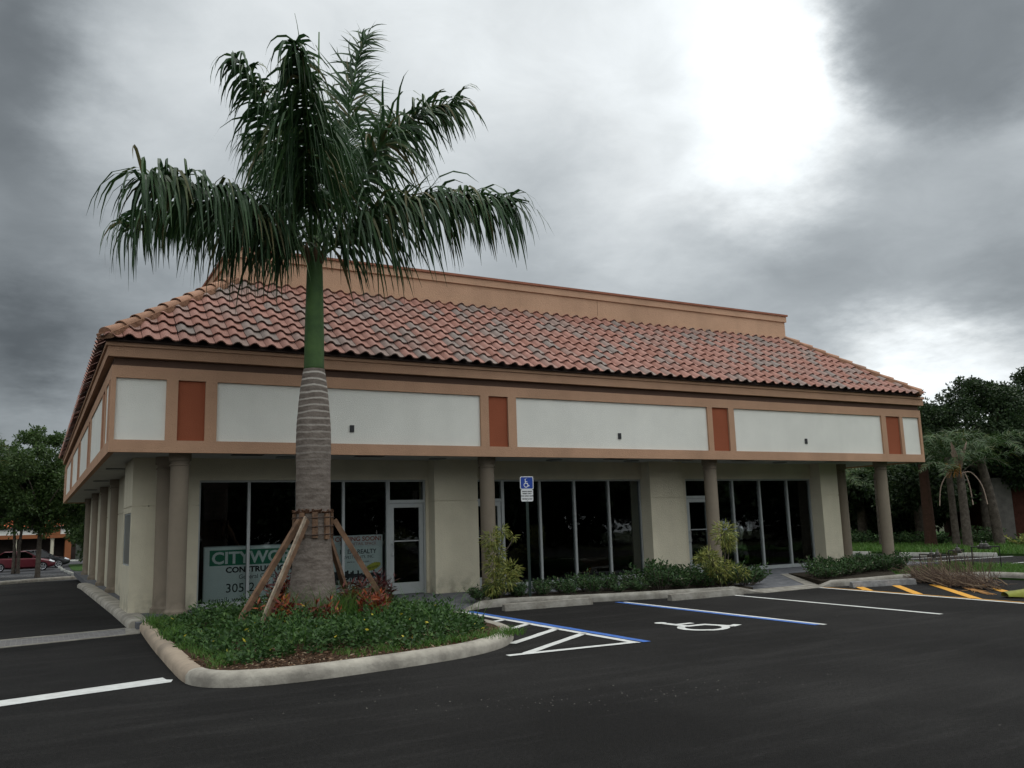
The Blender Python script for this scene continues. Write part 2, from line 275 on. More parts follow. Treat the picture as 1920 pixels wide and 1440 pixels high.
# ------------------------------------------------------------ object helpers
def tag(o, label=None, cat=None, group=None, kind=None):
    if label: o['label'] = label
    if cat: o['category'] = cat
    if group: o['group'] = group
    if kind: o['kind'] = kind
    return o
def link(name, me, parent=None):
    o = bpy.data.objects.new(name, me); COL.objects.link(o)
    if parent:
        o.parent = parent; o.matrix_parent_inverse = Matrix.Identity(4)
    return o
def empty(name, loc=(0, 0, 0), rz=0, label=None, cat=None, group=None):
    o = bpy.data.objects.new(name, None); COL.objects.link(o); o.location = loc; o.rotation_euler = (0, 0, rz); o.empty_display_size = .2
    return tag(o, label, cat, group)
def copy_tree(o, parent=None):
    c = o.copy(); COL.objects.link(c); c.parent = parent
    for ch in list(o.children): copy_tree(ch, c)
    return c
class MB:
    def __init__(s): s.v = []; s.f = []; s.r = []; s.sm = False
    def add(s, vs, fs, r=0.):
        n = len(s.v); s.v += [tuple(v) for v in vs]; s.f += [tuple(i+n for i in f) for f in fs]; s.r += [r]*len(fs)
    def box(s, x0, x1, y0, y1, z0, z1, r=0.):
        s.add([(x0,y0,z0),(x1,y0,z0),(x1,y1,z0),(x0,y1,z0),(x0,y0,z1),(x1,y0,z1),(x1,y1,z1),(x0,y1,z1)],
              [(0,3,2,1),(4,5,6,7),(0,1,5,4),(1,2,6,5),(2,3,7,6),(3,0,4,7)], r)
    def bar(s, a, b, w, h, r=0., up=(0,0,1)):
        a = Vector(a); b = Vector(b); d = (b-a).normalized(); u = Vector(up)
        sd_ = d.cross(u).normalized()*w/2; uu = sd_.cross(d).normalized()*h/2
        vs = [p+sg*sd_+tg*uu for p in (a, b) for sg, tg in ((-1,-1),(1,-1),(1,1),(-1,1))]
        s.add(vs, [(0,1,2,3),(7,6,5,4),(0,4,5,1),(1,5,6,2),(2,6,7,3),(3,7,4,0)], r)
    def tube(s, pts, rad, n=8, r=0., cap=True):
        pts = [Vector(p) for p in pts]; k = len(pts)
        if not hasattr(rad, '__len__'): rad = [rad]*k
        rings = []; ref = Vector((0, 0, 1))
        for i, p in enumerate(pts):
            d = (pts[min(i+1, k-1)]-pts[max(i-1, 0)]).normalized()
            a = d.cross(ref)
            if a.length < .05: a = d.cross(Vector((0, 1, 0)))
            a.normalize(); b = d.cross(a).normalized()
            rings.append([p+(a*math.cos(t)+b*math.sin(t))*rad[i] for t in [2*math.pi*j/n for j in range(n)]])
        vs = [v for rg in rings for v in rg]; fs = []
        for i in range(k-1):
            for j in range(n):
                fs.append((i*n+j, i*n+(j+1) % n, (i+1)*n+(j+1) % n, (i+1)*n+j))
        if cap: fs += [tuple(range(n))[::-1], tuple((k-1)*n+j for j in range(n))]
        s.add(vs, fs, r)
    def lathe(s, prof, c=(0, 0), n=24, r=0.):
        vs = [(c[0]+q*math.cos(2*math.pi*j/n), c[1]+q*math.sin(2*math.pi*j/n), z) for q, z in prof for j in range(n)]
        fs = [(i*n+j, i*n+(j+1) % n, (i+1)*n+(j+1) % n, (i+1)*n+j) for i in range(len(prof)-1) for j in range(n)]
        fs += [tuple(range(n))[::-1], tuple((len(prof)-1)*n+j for j in range(n))]
        s.add(vs, fs, r)
    def prism(s, poly, z0, z1, r=0.):
        n = len(poly); zz0 = z0 if hasattr(z0, '__len__') else [z0]*n; zz1 = z1 if hasattr(z1, '__len__') else [z1]*n
        vs = [(p[0], p[1], zz0[i]) for i, p in enumerate(poly)]+[(p[0], p[1], zz1[i]) for i, p in enumerate(poly)]
        s.add(vs, [tuple(range(n))[::-1], tuple(range(n, 2*n))]+[(i, (i+1) % n, n+(i+1) % n, n+i) for i in range(n)], r)
    def build(s, name, m, parent=None, smooth=False, bevel=0, mats=None, angle=None):
        me = bpy.data.meshes.new(name); me.from_pydata(s.v, [], s.f); me.materials.append(m)
        if any(s.r):
            at = me.attributes.new('rnd', 'FLOAT', 'FACE'); at.data.foreach_set('value', s.r)
        if bevel:
            bm = bmesh.new(); bm.from_mesh(me)
            es = [e for e in bm.edges if len(e.link_faces) == 2 and e.calc_face_angle(0) > .6]
            bmesh.ops.bevel(bm, geom=es, offset=bevel, segments=2, affect='EDGES', profile=.5, clamp_overlap=True); bm.to_mesh(me); bm.free()
        me.validate()
        if smooth: me.shade_smooth()
        if angle: me.set_sharp_from_angle(angle=R_(angle))
        me.update()
        return link(name, me, parent)
def quads(name, V, rnd, m, parent=None, smooth=False):
    """V: (n,4,3) array of quads"""
    n = len(V); me = bpy.data.meshes.new(name)
    me.vertices.add(n*4); me.vertices.foreach_set('co', V.reshape(-1).astype(np.float32))
    me.loops.add(n*4); me.loops.foreach_set('vertex_index', np.arange(n*4, dtype=np.int32))
    me.polygons.add(n); me.polygons.foreach_set('loop_start', np.arange(n, dtype=np.int32)*4)
    me.update(calc_edges=True); me.materials.append(m)
    at = me.attributes.new('rnd', 'FLOAT', 'FACE'); at.data.foreach_set('value', np.asarray(rnd, dtype=np.float32))
    if smooth: me.shade_smooth()
    return link(name, me, parent)
def leaf_quads(P, D, Lg, Wd, bend=.0):
    """rhombus leaves at P pointing D"""
    n = len(P); D = D/np.linalg.norm(D, axis=1, keepdims=True)
    rv = rng.normal(size=(n, 3)); S_ = np.cross(D, rv); S_ /= np.linalg.norm(S_, axis=1, keepdims=True)
    Lg = np.broadcast_to(Lg, n)[:, None]; Wd = np.broadcast_to(Wd, n)[:, None]
    mid = P+D*Lg*.45
    Nn = np.cross(D, S_)
    return np.stack([P, mid+S_*Wd*.5+Nn*Wd*.12, P+D*Lg, mid-S_*Wd*.5+Nn*Wd*.12], axis=1)
def hgt(x, y):
    if y <= 30: return 0.
    return -.8 if y >= 73 else -(y-30)*.0186
def sheet(name, m, x0, x1, ys, dz, nx=1):
    b = MB(); xs = [x0+(x1-x0)*i/nx for i in range(nx+1)]
    vs = [(x, y, hgt(x, y)+dz) for y in ys for x in xs]
    k = nx+1; fs = [(j*k+i, j*k+i+1, (j+1)*k+i+1, (j+1)*k+i) for j in range(len(ys)-1) for i in range(nx)]
    b.add(vs, fs); return tag(b.build(name, m), kind='structure')
def polysheet(name, m, poly, z=.0, parent=None):
    b = MB(); b.add([(p[0], p[1], (hgt(*p[:2])+z)) for p in poly], [tuple(range(len(poly)))]); return b.build(name, m, parent)
def smooth_path(pts, n=6):
    P = [Vector(p) for p in pts]; out = []
    for i in range(len(P)-1):
        p0 = P[max(i-1, 0)]; p1 = P[i]; p2 = P[i+1]; p3 = P[min(i+2, len(P)-1)]
        for j in range(n):
            t = j/n
            out.append(.5*((2*p1)+(p2-p0)*t+(2*p0-5*p1+4*p2-p3)*t*t+(3*p1-p0-3*p2+p3)*t**3))
    out.append(P[-1]); return out
def chaikin(pts, k=2, closed=False):
    P = [Vector(p) for p in pts]
    for _ in range(k):
        Q = [] if closed else [P[0]]
        rngi = range(len(P)) if closed else range(len(P)-1)
        for i in rngi:
            a, b = P[i], P[(i+1) % len(P)]
            Q += [a*.75+b*.25, a*.25+b*.75]
        if not closed: Q.append(P[-1])
        P = Q
    return P
def kerb(name, m, pts, w=.17, h=.15, side=1, closed=False, hs=None, wob=.0012):
    """kerb swept along pts; side=+1: body lies left of travel direction"""
    P = []
    n0 = len(pts); segs = n0 if closed else n0-1
    H0 = hs if hs else [h]*n0; HH = []
    for i in range(segs):
        a = Vector(pts[i][:2]); b = Vector(pts[(i+1) % n0][:2]); k = max(1, int((b-a).length/.12))
        for j in range(k): P.append(a.lerp(b, j/k)); HH.append(H0[i]+(H0[(i+1) % n0]-H0[i])*j/k)
    if not closed: P.append(Vector(pts[-1][:2])); HH.append(H0[-1])
    prof = [(0, -.03), (0, .55), (.035, .84), (.075, .97), (.12, 1.0), (w-.03, 1.0), (w, .92), (w, -.03)]
    k = len(P); vs = []; fs = []; q = len(prof)
    for i in range(k):
        a = P[(i-1) % k] if closed else P[max(i-1, 0)]; b = P[(i+1) % k] if closed else P[min(i+1, k-1)]
        d = (b-a).normalized(); nn = Vector((-d.y, d.x))*side
        zb = hgt(P[i].x, P[i].y); jt = random.uniform(-wob, wob)
        for (o, z) in prof: vs.append((P[i].x+nn.x*(o+jt), P[i].y+nn.y*(o+jt), zb+(z*HH[i] if z > 0 else z)+(jt*.7 if z > .5 else 0)))
    for i in range(k if closed else k-1):
        for j in range(q-1): fs.append((i*q+j, ((i+1) % k)*q+j, ((i+1) % k)*q+j+1, i*q+j+1)[::side])
    if not closed: fs += [tuple(range(q)), tuple((k-1)*q+j for j in range(q))[::-1]]
    b = MB(); b.add(vs, fs); o = b.build(name, m, smooth=True, angle=50); return tag(o, kind='structure')
def text(name, s, size, m, parent, loc, rot=(R_(90), 0, 0), align='LEFT', off=0., sx=1., ext=.001, shear=0):
    c = bpy.data.curves.new(name, 'FONT'); c.body = s; c.size = size; c.align_x = align; c.offset = off; c.extrude = ext; c.shear = shear; c.resolution_u = 3
    t = bpy.data.objects.new(name, c); COL.objects.link(t); bpy.context.view_layer.update()
    me = bpy.data.meshes.new_from_object(t.evaluated_get(bpy.context.evaluated_depsgraph_get())); bpy.data.objects.remove(t)
    me.materials.clear(); me.materials.append(m)
    o = link(name, me, parent); o.location = loc; o.rotation_euler = rot; o.scale = (sx, 1, 1); return o
PI = math.pi

# ------------------------------------------------------------ ground and paving
YS = [-60, -20, 0, 30, 36, 42, 48, 55, 62, 73, 120, 300, 900]
sheet('ground', EARTH, -600, 900, YS, -.03, 1)
sheet('parking_lot', ASPH, -45, 29.3, [-30, 0, 12, 30, 36, 42], 0., 1)
b = MB()
for y0, y1 in ((42, 48), (48, 55), (55, 62), (62, 73), (73, 108)):
    b.add([(-45, y0, hgt(0, y0)), (6, y0, hgt(0, y0)), (6, y1, hgt(0, y1)), (-45, y1, hgt(0, y1))], [(0, 1, 2, 3)])
GREYASPH = mat('old_asphalt', (.05, .051, .055), .9, .2, .5, 60, .15, 2)
tag(b.build('far_parking_lot', GREYASPH), kind='structure')
# walkway
b = MB()
b.box(1.62, 23.2, 16.3, 18.9, -.05, .12); b.box(1.62, 2.4, 18.9, 42.4, -.05, .12)
tag(b.build('walkway', PAVER), kind='structure')
b = MB(); b.prism([(6.35, 14.95), (7.2, 14.95), (7.75, 15.55), (8.3, 16.3), (6.35, 16.3)], -.05, [.012, .012, .10, .12, .12])
b.prism([(13.5, 14.05), (15.2, 14.1), (16.75, 16.3), (14.4, 16.3)], -.05, [.05, .05, .12, .12])
tag(b.build('walkway_ramp', PAVER), kind='structure')
b = MB(); b.prism([(13.5, 13.62), (15.25, 13.72), (15.2, 14.1), (13.5, 14.05)], -.05, [.01, .01, .054, .054])
b.prism([(15.25, 13.72), (15.4, 13.72), (17.0, 16.3), (16.75, 16.3), (15.2, 14.1)], -.05, [.014, .014, .126, .126, .06])
b.prism([(7.15, 14.92), (7.32, 14.98), (8.5, 16.3), (8.3, 16.3), (7.75, 15.55)], -.05, [.016, .016, .126, .126, .105])
b.prism([(6.35, 14.8), (7.15, 14.8), (7.15, 14.95), (6.35, 14.95)], -.05, [.005, .005, .016, .016])
tag(b.build('concrete_edging', CONC, bevel=.004), kind='structure')
# planting beds
def bed(name, m, poly, z): 
    b = MB(); b.prism(poly, -.05, z); return tag(b.build(name, m), kind='structure')
bed('planting_bed', SOIL, [(7.95, 15.55), (8.4, 15.38), (9.9, 14.9), (11.6, 14.45), (12.9, 14.05), (13.45, 13.9), (14.4, 16.28), (8.56, 16.28)], .11)
bed('planting_bed', SOIL, [(15.5, 13.9), (17.6, 13.5), (19.3, 15.0), (19.9, 16.28), (17.02, 16.28)], .13)
bed('lawn', GRASSG, [(17.7, 13.45), (19.5, 12.75), (19.45, 5), (24.3, 5), (24.3, 14.6), (25.2, 22), (23.25, 22), (23.25, 16.28), (19.95, 16.28), (19.35, 15.0)], .04)
bed('lawn', GRASSG, [(29.6, 2), (60, 2), (60, 60), (29.6, 60)], .06)
bed('lawn', GRASSG, [(23.3, 22), (25.2, 22), (24.6, 42), (23.3, 42)], .05)
ISL = [(1.66, 16.2), (1.56, 13.6), (1.52, 11.6), (1.5, 10.35), (1.56, 9.95), (1.75, 9.66), (2.1, 9.50), (2.6, 9.44), (3.2, 9.5), (4.13, 9.66), (4.8, 9.84), (5.42, 10.2), (5.9, 10.75), (6.2, 11.35), (6.3, 12.0), (6.3, 13.4), (6.35, 14.7)]
ISLs = [tuple(p) for p in chaikin(ISL, 2)]
IN = [(1.80, 16.2), (1.72, 13.6), (1.68, 11.6), (1.66, 10.4), (1.75, 10.0), (2.1, 9.68), (2.6, 9.60), (3.2, 9.68), (4.1, 9.84), (4.75, 10.0), (5.3, 10.35), (5.75, 10.85), (6.02, 11.4), (6.12, 12.0), (6.14, 14.6), (6.3, 16.2)]
bed('island_bed', MULCH, IN, .135)
i_or = next(i for i, p in enumerate(ISLs) if p[1] < 10.2)
kerb('kerb', KERBO, ISLs[:i_or+1], .2, .15, 1)
kerb('kerb', KERBM, ISLs[i_or:], .2, .15, 1)
kerb('kerb', CONC, [(7.26, 14.98), (7.7, 15.2), (8.2, 15.26), (9.9, 14.66), (11.0, 14.35), (12.4, 14.05), (13.0, 13.95), (13.5, 13.66)], .16, .15, 1, hs=[.015, .13, .15, .15, .15, .15, .15, .03])
kerb('kerb', CONC, [(15.27, 13.76), (15.7, 13.68), (16.6, 13.5), (17.6, 13.3), (18.6, 13.0), (19.5, 12.5), (19.55, 11), (19.55, 5)], .16, .16, 1, hs=[.015, .14, .15, .18, .16, .16, .16, .16])
kerb('kerb', CONC, [(24.4, 5), (24.4, 14.6), (25.3, 22), (24.7, 42)], .15, .05, 1)
kerb('kerb', KERBM, [(1.52, 16.55), (1.5, 20), (1.42, 26), (1.34, 32.0)], .34, .14, -1)
kerb('kerb', CONC, [(-6, 33.8), (-1.05, 40.1), (.45, 42.4), (2.3, 44.1), (6, 47)], .25, .14, 1)
polysheet('far_verge', GRASSG, [(-1.0, 40.6), (.3, 42.7), (2.2, 44.4), (6, 47.4), (6, 49.3), (2.6, 49.0), (.4, 46.5), (-1.2, 44)], .02)['kind'] = 'structure'
b = MB()
b.add([(x, y, hgt(x, y)+.03) for x, y in [(2.2, 49), (2.3, 55), (2.5, 62), (2.6, 73), (2.8, 86), (6, 86), (6, 73), (6, 62), (6, 55), (6, 49)]], [(0, 9, 8, 1), (1, 8, 7, 2), (2, 7, 6, 3), (3, 6, 5, 4)])
tag(b.build('far_lawn', GRASSG), kind='structure')
# paver band and stop line on the left drive
b = MB(); y = 0
b.add([(-8, 13.6, .004), (1.5, 15.72, .004), (1.56, 16.72, .004), (-8, 14.9, .004)], [(0, 1, 2, 3)])
def brickmat():
    m = mat('paver_band', (.16, .155, .15), .9, .2, .3, 30); t = m.node_tree
    br = t.nodes.new('ShaderNodeTexBrick'); co = t.nodes.new('ShaderNodeTexCoord'); t.links.new(co.outputs['Object'], br.inputs[0])
    br.inputs['Scale'].default_value = 3.4; br.inputs['Color1'].default_value = (.17, .165, .16, 1); br.inputs['Color2'].default_value = (.11, .105, .105, 1); br.inputs['Mortar'].default_value = (.24, .23, .22, 1); br.inputs['Mortar Size'].default_value = .015
    t.links.new(br.outputs[0], t.nodes['Principled BSDF'].inputs[0]); return m
tag(b.build('paver_band', brickmat()), kind='structure')
b = MB(); b.prism([(-8, 13.55), (1.52, 15.66), (1.52, 15.78), (-8, 13.68)], 0, .009); b.prism([(-8, 14.84), (1.58, 16.68), (1.58, 16.80), (-8, 14.96)], 0, .009); b.prism([(1.40, 15.66), (1.62, 15.7), (1.72, 16.75), (1.48, 16.75)], 0, .013)
tag(b.build('band_edging', CONC), kind='structure')
def marks(name, m, polys, z=.006):
    b = MB()
    for p in polys: b.add([(x, y, z+hgt(x, y)) for x, y in p], [tuple(range(len(p)))])
    return tag(b.build(name, m), kind='structure')
def ln(a, c, w):
    a = Vector(a); c = Vector(c); d = (c-a).normalized(); n = Vector((-d.y, d.x))*w/2
    return [tuple(a-n), tuple(c-n), tuple(c+n), tuple(a+n)]
marks('stop_line', WPAINT, [[(-6, 8.58), (.4, 10.15), (1.40, 10.36), (1.44, 10.52), (1.38, 10.56), (1.36, 10.74), (.4, 10.5), (-6, 8.98)]])
def wavy(a, c, w, n=10):
    a = Vector(a); c = Vector(c); d = (c-a).normalized(); nn = Vector((-d.y, d.x)); o = []; q = []
    for i in range(n+1):
        p = a.lerp(c, i/n); o.append(tuple(p-nn*(w/2+random.uniform(-.006, .006)))); q.append(tuple(p+nn*(w/2+random.uniform(-.006, .006))))
    return [[o[i], o[i+1], q[i+1], q[i]] for i in range(n)]
wl = []
wl += wavy((7.07, 14.85), (7.03, 9.44), .115, 24)
for a, c in [((7.02, 13.9), (6.55, 13.78)), ((7.02, 13.13), (6.2, 12.8)), ((7.02, 12.32), (6.08, 11.64)), ((7.02, 11.46), (5.72, 10.5)), ((7.02, 10.72), (5.45, 9.62))]:
    wl += [[(x, y) for x, y in q] for q in wavy(a, c, .125, 6)]
marks('parking_marking', WPAINT, wl, .006)
marks('parking_marking', WPAINT, wavy((7.05, 9.5), (5.16, 9.58), .12, 8), .0095)
marks('parking_marking', BPAINT, wavy((7.205, 14.85), (7.19, 9.44), .13, 24), .006)
marks('parking_marking', BPAINT, wavy((10.19, 14.3), (10.12, 9.2), .11, 12), .006)
marks('parking_marking', WPAINT, wavy((10.30, 14.2), (10.225, 9.15), .09, 12), .006)
marks('parking_marking', WPAINT, wavy((12.75, 13.95), (12.49, 8.86), .10, 12), .006)
marks('parking_marking', WPAINT, wavy((15.25, 13.72), (14.72, 8.3), .10, 12), .006)
yl = wavy((15.34, 13.70), (14.83, 8.3), .06, 12)
for a, c in [((15.98, 13.31), (15.25, 12.42)), ((16.66, 12.85), (15.16, 11.2)), ((17.3, 12.4), (14.98, 9.88)), ((17.9, 11.75), (15.0, 8.6))]: yl += wavy(a, c, .17, 5)
marks('parking_marking', YPAINT, yl, .0095)
marks('side_lot_marking', WPAINT, [ln((24.5, 21.9), (28.3, 20.75), .1), ln((24.5, 19.7), (28.6, 19.35), .1), ln((25.0, 18.1), (29.1, 17.75), .1), ln((25.1, 15.45), (29.0, 15.7), .1)], .006)
marks('far_lot_marking', WPAINT, [ln((-3, y), (1.75, y+.1), .14) for y in (48.3, 51, 53.8, 56.6, 59.4)], .01)
# wheelchair symbol
def symbol(ox, oy, h, z, fn):
    def P(u, v): return fn(ox+u*h, oy+v*h)
    polys = []
    def stroke(pts, w):
        for i in range(len(pts)-1):
            a = Vector(pts[i]); c = Vector(pts[i+1]); d = (c-a).normalized(); n = Vector((-d.y, d.x))*w/2; e = d*w*.25
            polys.append([P(*(a-n-e)), P(*(c-n+e)), P(*(c+n+e)), P(*(a+n-e))])
    polys.append([P(.0+.075*math.cos(t*PI/7), .93+.075*math.sin(t*PI/7)) for t in range(14)])
    stroke([(.0, .82), (.03, .47), (.27, .46), (.40, .14), (.52, .19)], .10); stroke([(.02, .66), (.24, .66)], .085)
    arc = [(.08+.25*math.cos(R_(a)), .26+.25*math.sin(R_(a))) for a in range(125, 351, 15)]
    stroke(arc, .09); return polys
b = MB()
for i, p in enumerate(symbol(8.62, 9.75, 1.3, 0, lambda x, y: (x, y))): b.add([(x, y, .006+.0006*(i % 7)) for x, y in p], [tuple(range(len(p)))])
tag(b.build('wheelchair_marking', WPAINT), kind='structure')
# wheel stops
def wheel_stop(c, rz, ln_=1.85, label='', m=CONC, group='wheel stops'):
    b = MB(); n = 10; vs = []; fs = []
    prof = [(-.085, 0), (-.075, .05), (-.05, .125), (.05, .125), (.075, .05), (.085, 0)]
    xs = [-ln_/2, -ln_/2+.03]+[-ln_/2+ln_*i/n for i in range(1, n)]+[ln_/2-.03, ln_/2]
    for i, x in enumerate(xs):
        s = .9 if i in (0, len(xs)-1) else 1
        for (y, z) in prof: vs.append((x, y*s, z*s+random.uniform(-.002, .002)))
    q = len(prof)
    for i in range(len(xs)-1):
        for j in range(q-1): fs.append((i*q+j, (i+1)*q+j, (i+1)*q+j+1, i*q+j+1))
    fs += [tuple(range(q)), tuple((len(xs)-1)*q+j for j in range(q))[::-1]]
    b.add(vs, fs); o = b.build('wheel_stop', m, bevel=.006); o.location = (c[0], c[1], hgt(*c[:2])); o.rotation_euler = (0, 0, rz)
    return tag(o, label, 'wheel stop', group)
wheel_stop((8.68, 14.42), R_(-3), 1.9, 'concrete wheel stop right of the blue and white hatched strip')
wheel_stop((12.05, 13.78), R_(0), 1.9, 'concrete wheel stop between the second blue line and the plain white line')
wheel_stop((16.5, 13.05), R_(-16), 1.6, 'grey wheel stop at the yellow diagonal stripes', mat('grey_concrete', (.22, .215, .21), .9, .2, .6, 40, .3, 9))
STW = mat('pale_concrete', (.42, .42, .38), .9, .2, .4, 40, .15, 5)
for (x, y, l) in [(28.1, 23.4, 'pale wheel stop seen between the two right corner columns'), (28.1, 20.65, 'pale wheel stop just right of the outer corner column'), (28.7, 18.75, 'pale wheel stop behind the heap of dead branches')]:
    wheel_stop((x, y), R_(103), 1.25, l, STW)
for i, y in enumerate((49.8, 55.5, 62, 70, 77)):
    wheel_stop((1.98, y), R_(95), 1.7, 'white wheel stop in the row along the far left lot verge', STW, 'row of white wheel stops in the far left lot')
for x, y in ((4.2, 98), (3.2, 99)):
    wheel_stop((x, y), 0, 1.4, 'distant white wheel stop beyond the black car', STW, 'distant wheel stops beyond the black car')

# ------------------------------------------------------------ the shop building
X0, X1, Y0, Y1 = 1.07, 23.26, 16.50, 42.5
B = empty('shop_building', (12, 30, 0), 0, 'single storey stucco shop building with red tile hip roof and white sign panels', 'building')
BM = B.matrix_world.inverted() if False else None
def part(mb, name, m, parent=B, **k):
    if parent is B:
        mb.v = [(x-12, y-30, z) for x, y, z in mb.v]
    return mb.build(name, m, parent, **k)
def side_map(side):
    if side == 'front': return lambda u, d, z: (u, Y0+d, z)
    if side == 'left': return lambda u, d, z: (X0+d, u, z)
    if side == 'right': return lambda u, d, z: (X1-d, u, z)
    return lambda u, d, z: (u, Y1-d, z)
def sbox(mb, fn, u0, u1, d0, d1, z0, z1):
    a = fn(u0, d0, z0); c = fn(u1, d1, z1)
    mb.box(min(a[0], c[0]), max(a[0], c[0]), min(a[1], c[1]), max(a[1], c[1]), z0, z1)
PF = [('w', 1.15, 1.99), ('o', 2.19, 2.67), ('w', 2.88, 8.39), ('o', 8.59, 9.07), ('w', 9.28, 14.85), ('o', 15.01, 15.56), ('w', 15.75, 21.47), ('o', 21.67, 22.28), ('w', 22.42, 23.17)]
PS = [('o', 16.72, 16.98), ('w', 17.12, 17.80), ('o', 18.06, 18.55), ('w', 18.75, 22.65), ('o', 23.0, 23.6), ('w', 23.85, 28.1), ('o', 28.35, 29.15), ('w', 29.4, 33.65), ('o', 34.05, 34.85), ('w', 35.15, 39.9), ('o', 40.3, 41.0), ('w', 41.3, 42.3)]
for side, pan, (a0, a1) in (('front', PF, (X0, X1)), ('left', PS, (Y0+.1, Y1-.1)), ('right', PS, (Y0+.1, Y1-.1)), ('back', PF, (X0, X1))):
    fn = side_map(side); fr = MB()
    sbox(fr, fn, a0, a1, 0, .10, 3.05, 3.27); sbox(fr, fn, a0, a1, 0, .10, 4.38, 4.60)
    u = a0
    for k, p0, p1 in pan:
        sbox(fr, fn, u, p0, 0, .10, 3.27, 4.38); u = p1
        pb = MB(); sbox(pb, fn, p0, p1, .05 if side == 'front' else .022, .10, 3.27, 4.38); part(pb, 'sign_panel' if k == 'w' else 'accent_panel', WHITE if k == 'w' else ORANGE)
    sbox(fr, fn, u, a1, 0, .10, 3.27, 4.38)
    part(fr, 'fascia', TAN)
for (x, z) in ((5.5, 3.58), (12.1, 3.58), (18.35, 3.58)):
    jb = MB(); jb.box(x-.045, x+.045, 16.525, 16.55, z-.07, z+.07); part(jb, 'junction_box', BLACK if False else SIGNK, bevel=.006)
    # wire plate of grey metal
# ledge, recess, cornice as rings
def ring(mb, o, i, z0, z1):
    xo0, xo1, yo0, yo1 = X0-o, X1+o, Y0-o, Y1+o; xi0, xi1, yi0, yi1 = X0+i, X1-i, Y0+i, Y1-i
    mb.box(xo0, xo1, yo0, yi0, z0, z1); mb.box(xo0, xo1, yi1, yo1, z0, z1); mb.box(xo0, xi0, yi0, yi1, z0, z1); mb.box(xi1, xo1, yi0, yi1, z0, z1)
rc = MB(); ring(rc, -.035, .28, 4.601, 4.82); part(rc, 'recess_band', mat('brown_recess', (.11, .068, .05), .92, .15, .4, 50, .07, 2))
cn = MB(); ring(cn, .08, .5, 4.745, 4.93); ring(cn, .115, .5, 4.93, 5.0); part(cn, 'cornice', TAN)
sf = MB(); sf.box(X0+.02, X1-.02, Y0+.02, Y1-.02, 3.09, 3.14); part(sf, 'soffit', SOFF)
# soffit lights and vents
for x, y in ((4.45, 17.6), (7.84, 17.6), (10.9, 17.6), (13.2, 17.6), (18.4, 17.6), (1.55, 21.25), (1.55, 26), (1.55, 31)):
    l = MB(); l.lathe([(.17, 3.062), (.2, 3.068), (.2, 3.09), (.1, 3.09)], (x, y), 24); part(l, 'soffit_light', mat('soffit_trim', (.2, .21, .2), .6) if 'soffit_trim' not in bpy.data.materials else bpy.data.materials['soffit_trim'])
for x, y in ((3.6, 17.2), (6.1, 17.2), (12.4, 17.15), (14.6, 17.2), (16.6, 17.2), (20.2, 17.2)):
    l = MB()
    for k in range(6): l.box(x-.3, x+.3, y-.12+.045*k, y-.12+.045*k+.012, 3.075, 3.09)
    part(l, 'soffit_vent', mat('vent_grey', (.16, .16, .15), .6) if 'vent_grey' not in bpy.data.materials else bpy.data.materials['vent_grey'])
# ---- walls
def grooved(mb, x0, x1, y0, y1, z0=.05, z1=3.1, g=2.15):
    mb.box(x0, x1, y0, y1, z0, g-.011); mb.box(x0, x1, y0, y1, g+.011, z1); mb.box(x0+.015, x1-.015, y0+.015, y1-.015, g-.01, g+.01)
w = MB()
grooved(w, 7.86, 8.95, 17.85, 18.7); grooved(w, 13.95, 15.05, 17.85, 18.7); grooved(w, 20.25, 20.98, 17.85, 18.9); w.box(20.98, 21.75, 18.55, 18.9, .05, 3.1)
grooved(w, 1.94, 2.88, 18.2, 18.6)
# left pier with its slot window opening
w.box(1.64, 1.94, 18.2, 19.95, .05, 1.0); w.box(1.64, 1.94, 18.2, 19.95, 2.03, 2.14); w.box(1.64, 1.94, 18.2, 19.95, 2.158, 3.1); w.box(1.655, 1.93, 18.215, 19.94, 2.138, 2.16)
w.box(1.64, 1.94, 18.2, 18.34, 1.0, 2.03); w.box(1.64, 1.94, 19.80, 19.95, 1.0, 2.03)
w.box(2.88, 7.86, 18.2, 18.6, 2.65, 3.1); w.box(8.95, 13.95, 18.2, 18.6, 2.65, 3.1); w.box(15.05, 20.25, 18.2, 18.6, 2.65, 3.1)
w.box(7.80, 7.86, 18.2, 18.6, .05, 2.65); w.box(15.05, 15.42, 18.2, 18.6, .05, 2.65)
grooved(w, 1.95, 2.25, 19.95, 42.2); w.box(21.45, 21.75, 18.9, 42.2, .05, 3.1); w.box(2.25, 21.45, 41.9, 42.2, .05, 3.1)
part(w, 'wall', CREAM)
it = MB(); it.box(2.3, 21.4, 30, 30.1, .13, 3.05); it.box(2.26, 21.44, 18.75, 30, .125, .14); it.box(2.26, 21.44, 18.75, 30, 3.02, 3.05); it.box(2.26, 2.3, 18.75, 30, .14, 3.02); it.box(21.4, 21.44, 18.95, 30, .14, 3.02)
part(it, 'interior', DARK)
sw = MB(); sw.box(1.66, 1.74, 18.34, 19.80, 1.0, 1.03); sw.box(1.66, 1.74, 18.34, 19.80, 2.0, 2.03); sw.box(1.66, 1.74, 18.34, 18.37, 1.03, 2.0); sw.box(1.66, 1.74, 19.77, 19.80, 1.03, 2.0)
swo = part(sw, 'window', ALU); g = MB(); g.box(1.675, 1.685, 18.37, 19.77, 1.03, 2.0); g.v = [(x-12, y-30, z) for x, y, z in g.v]; g.build('pane', mat('grey_blind', (.075, .077, .068), .3, .5, 0, 1, .1, 3), swo)
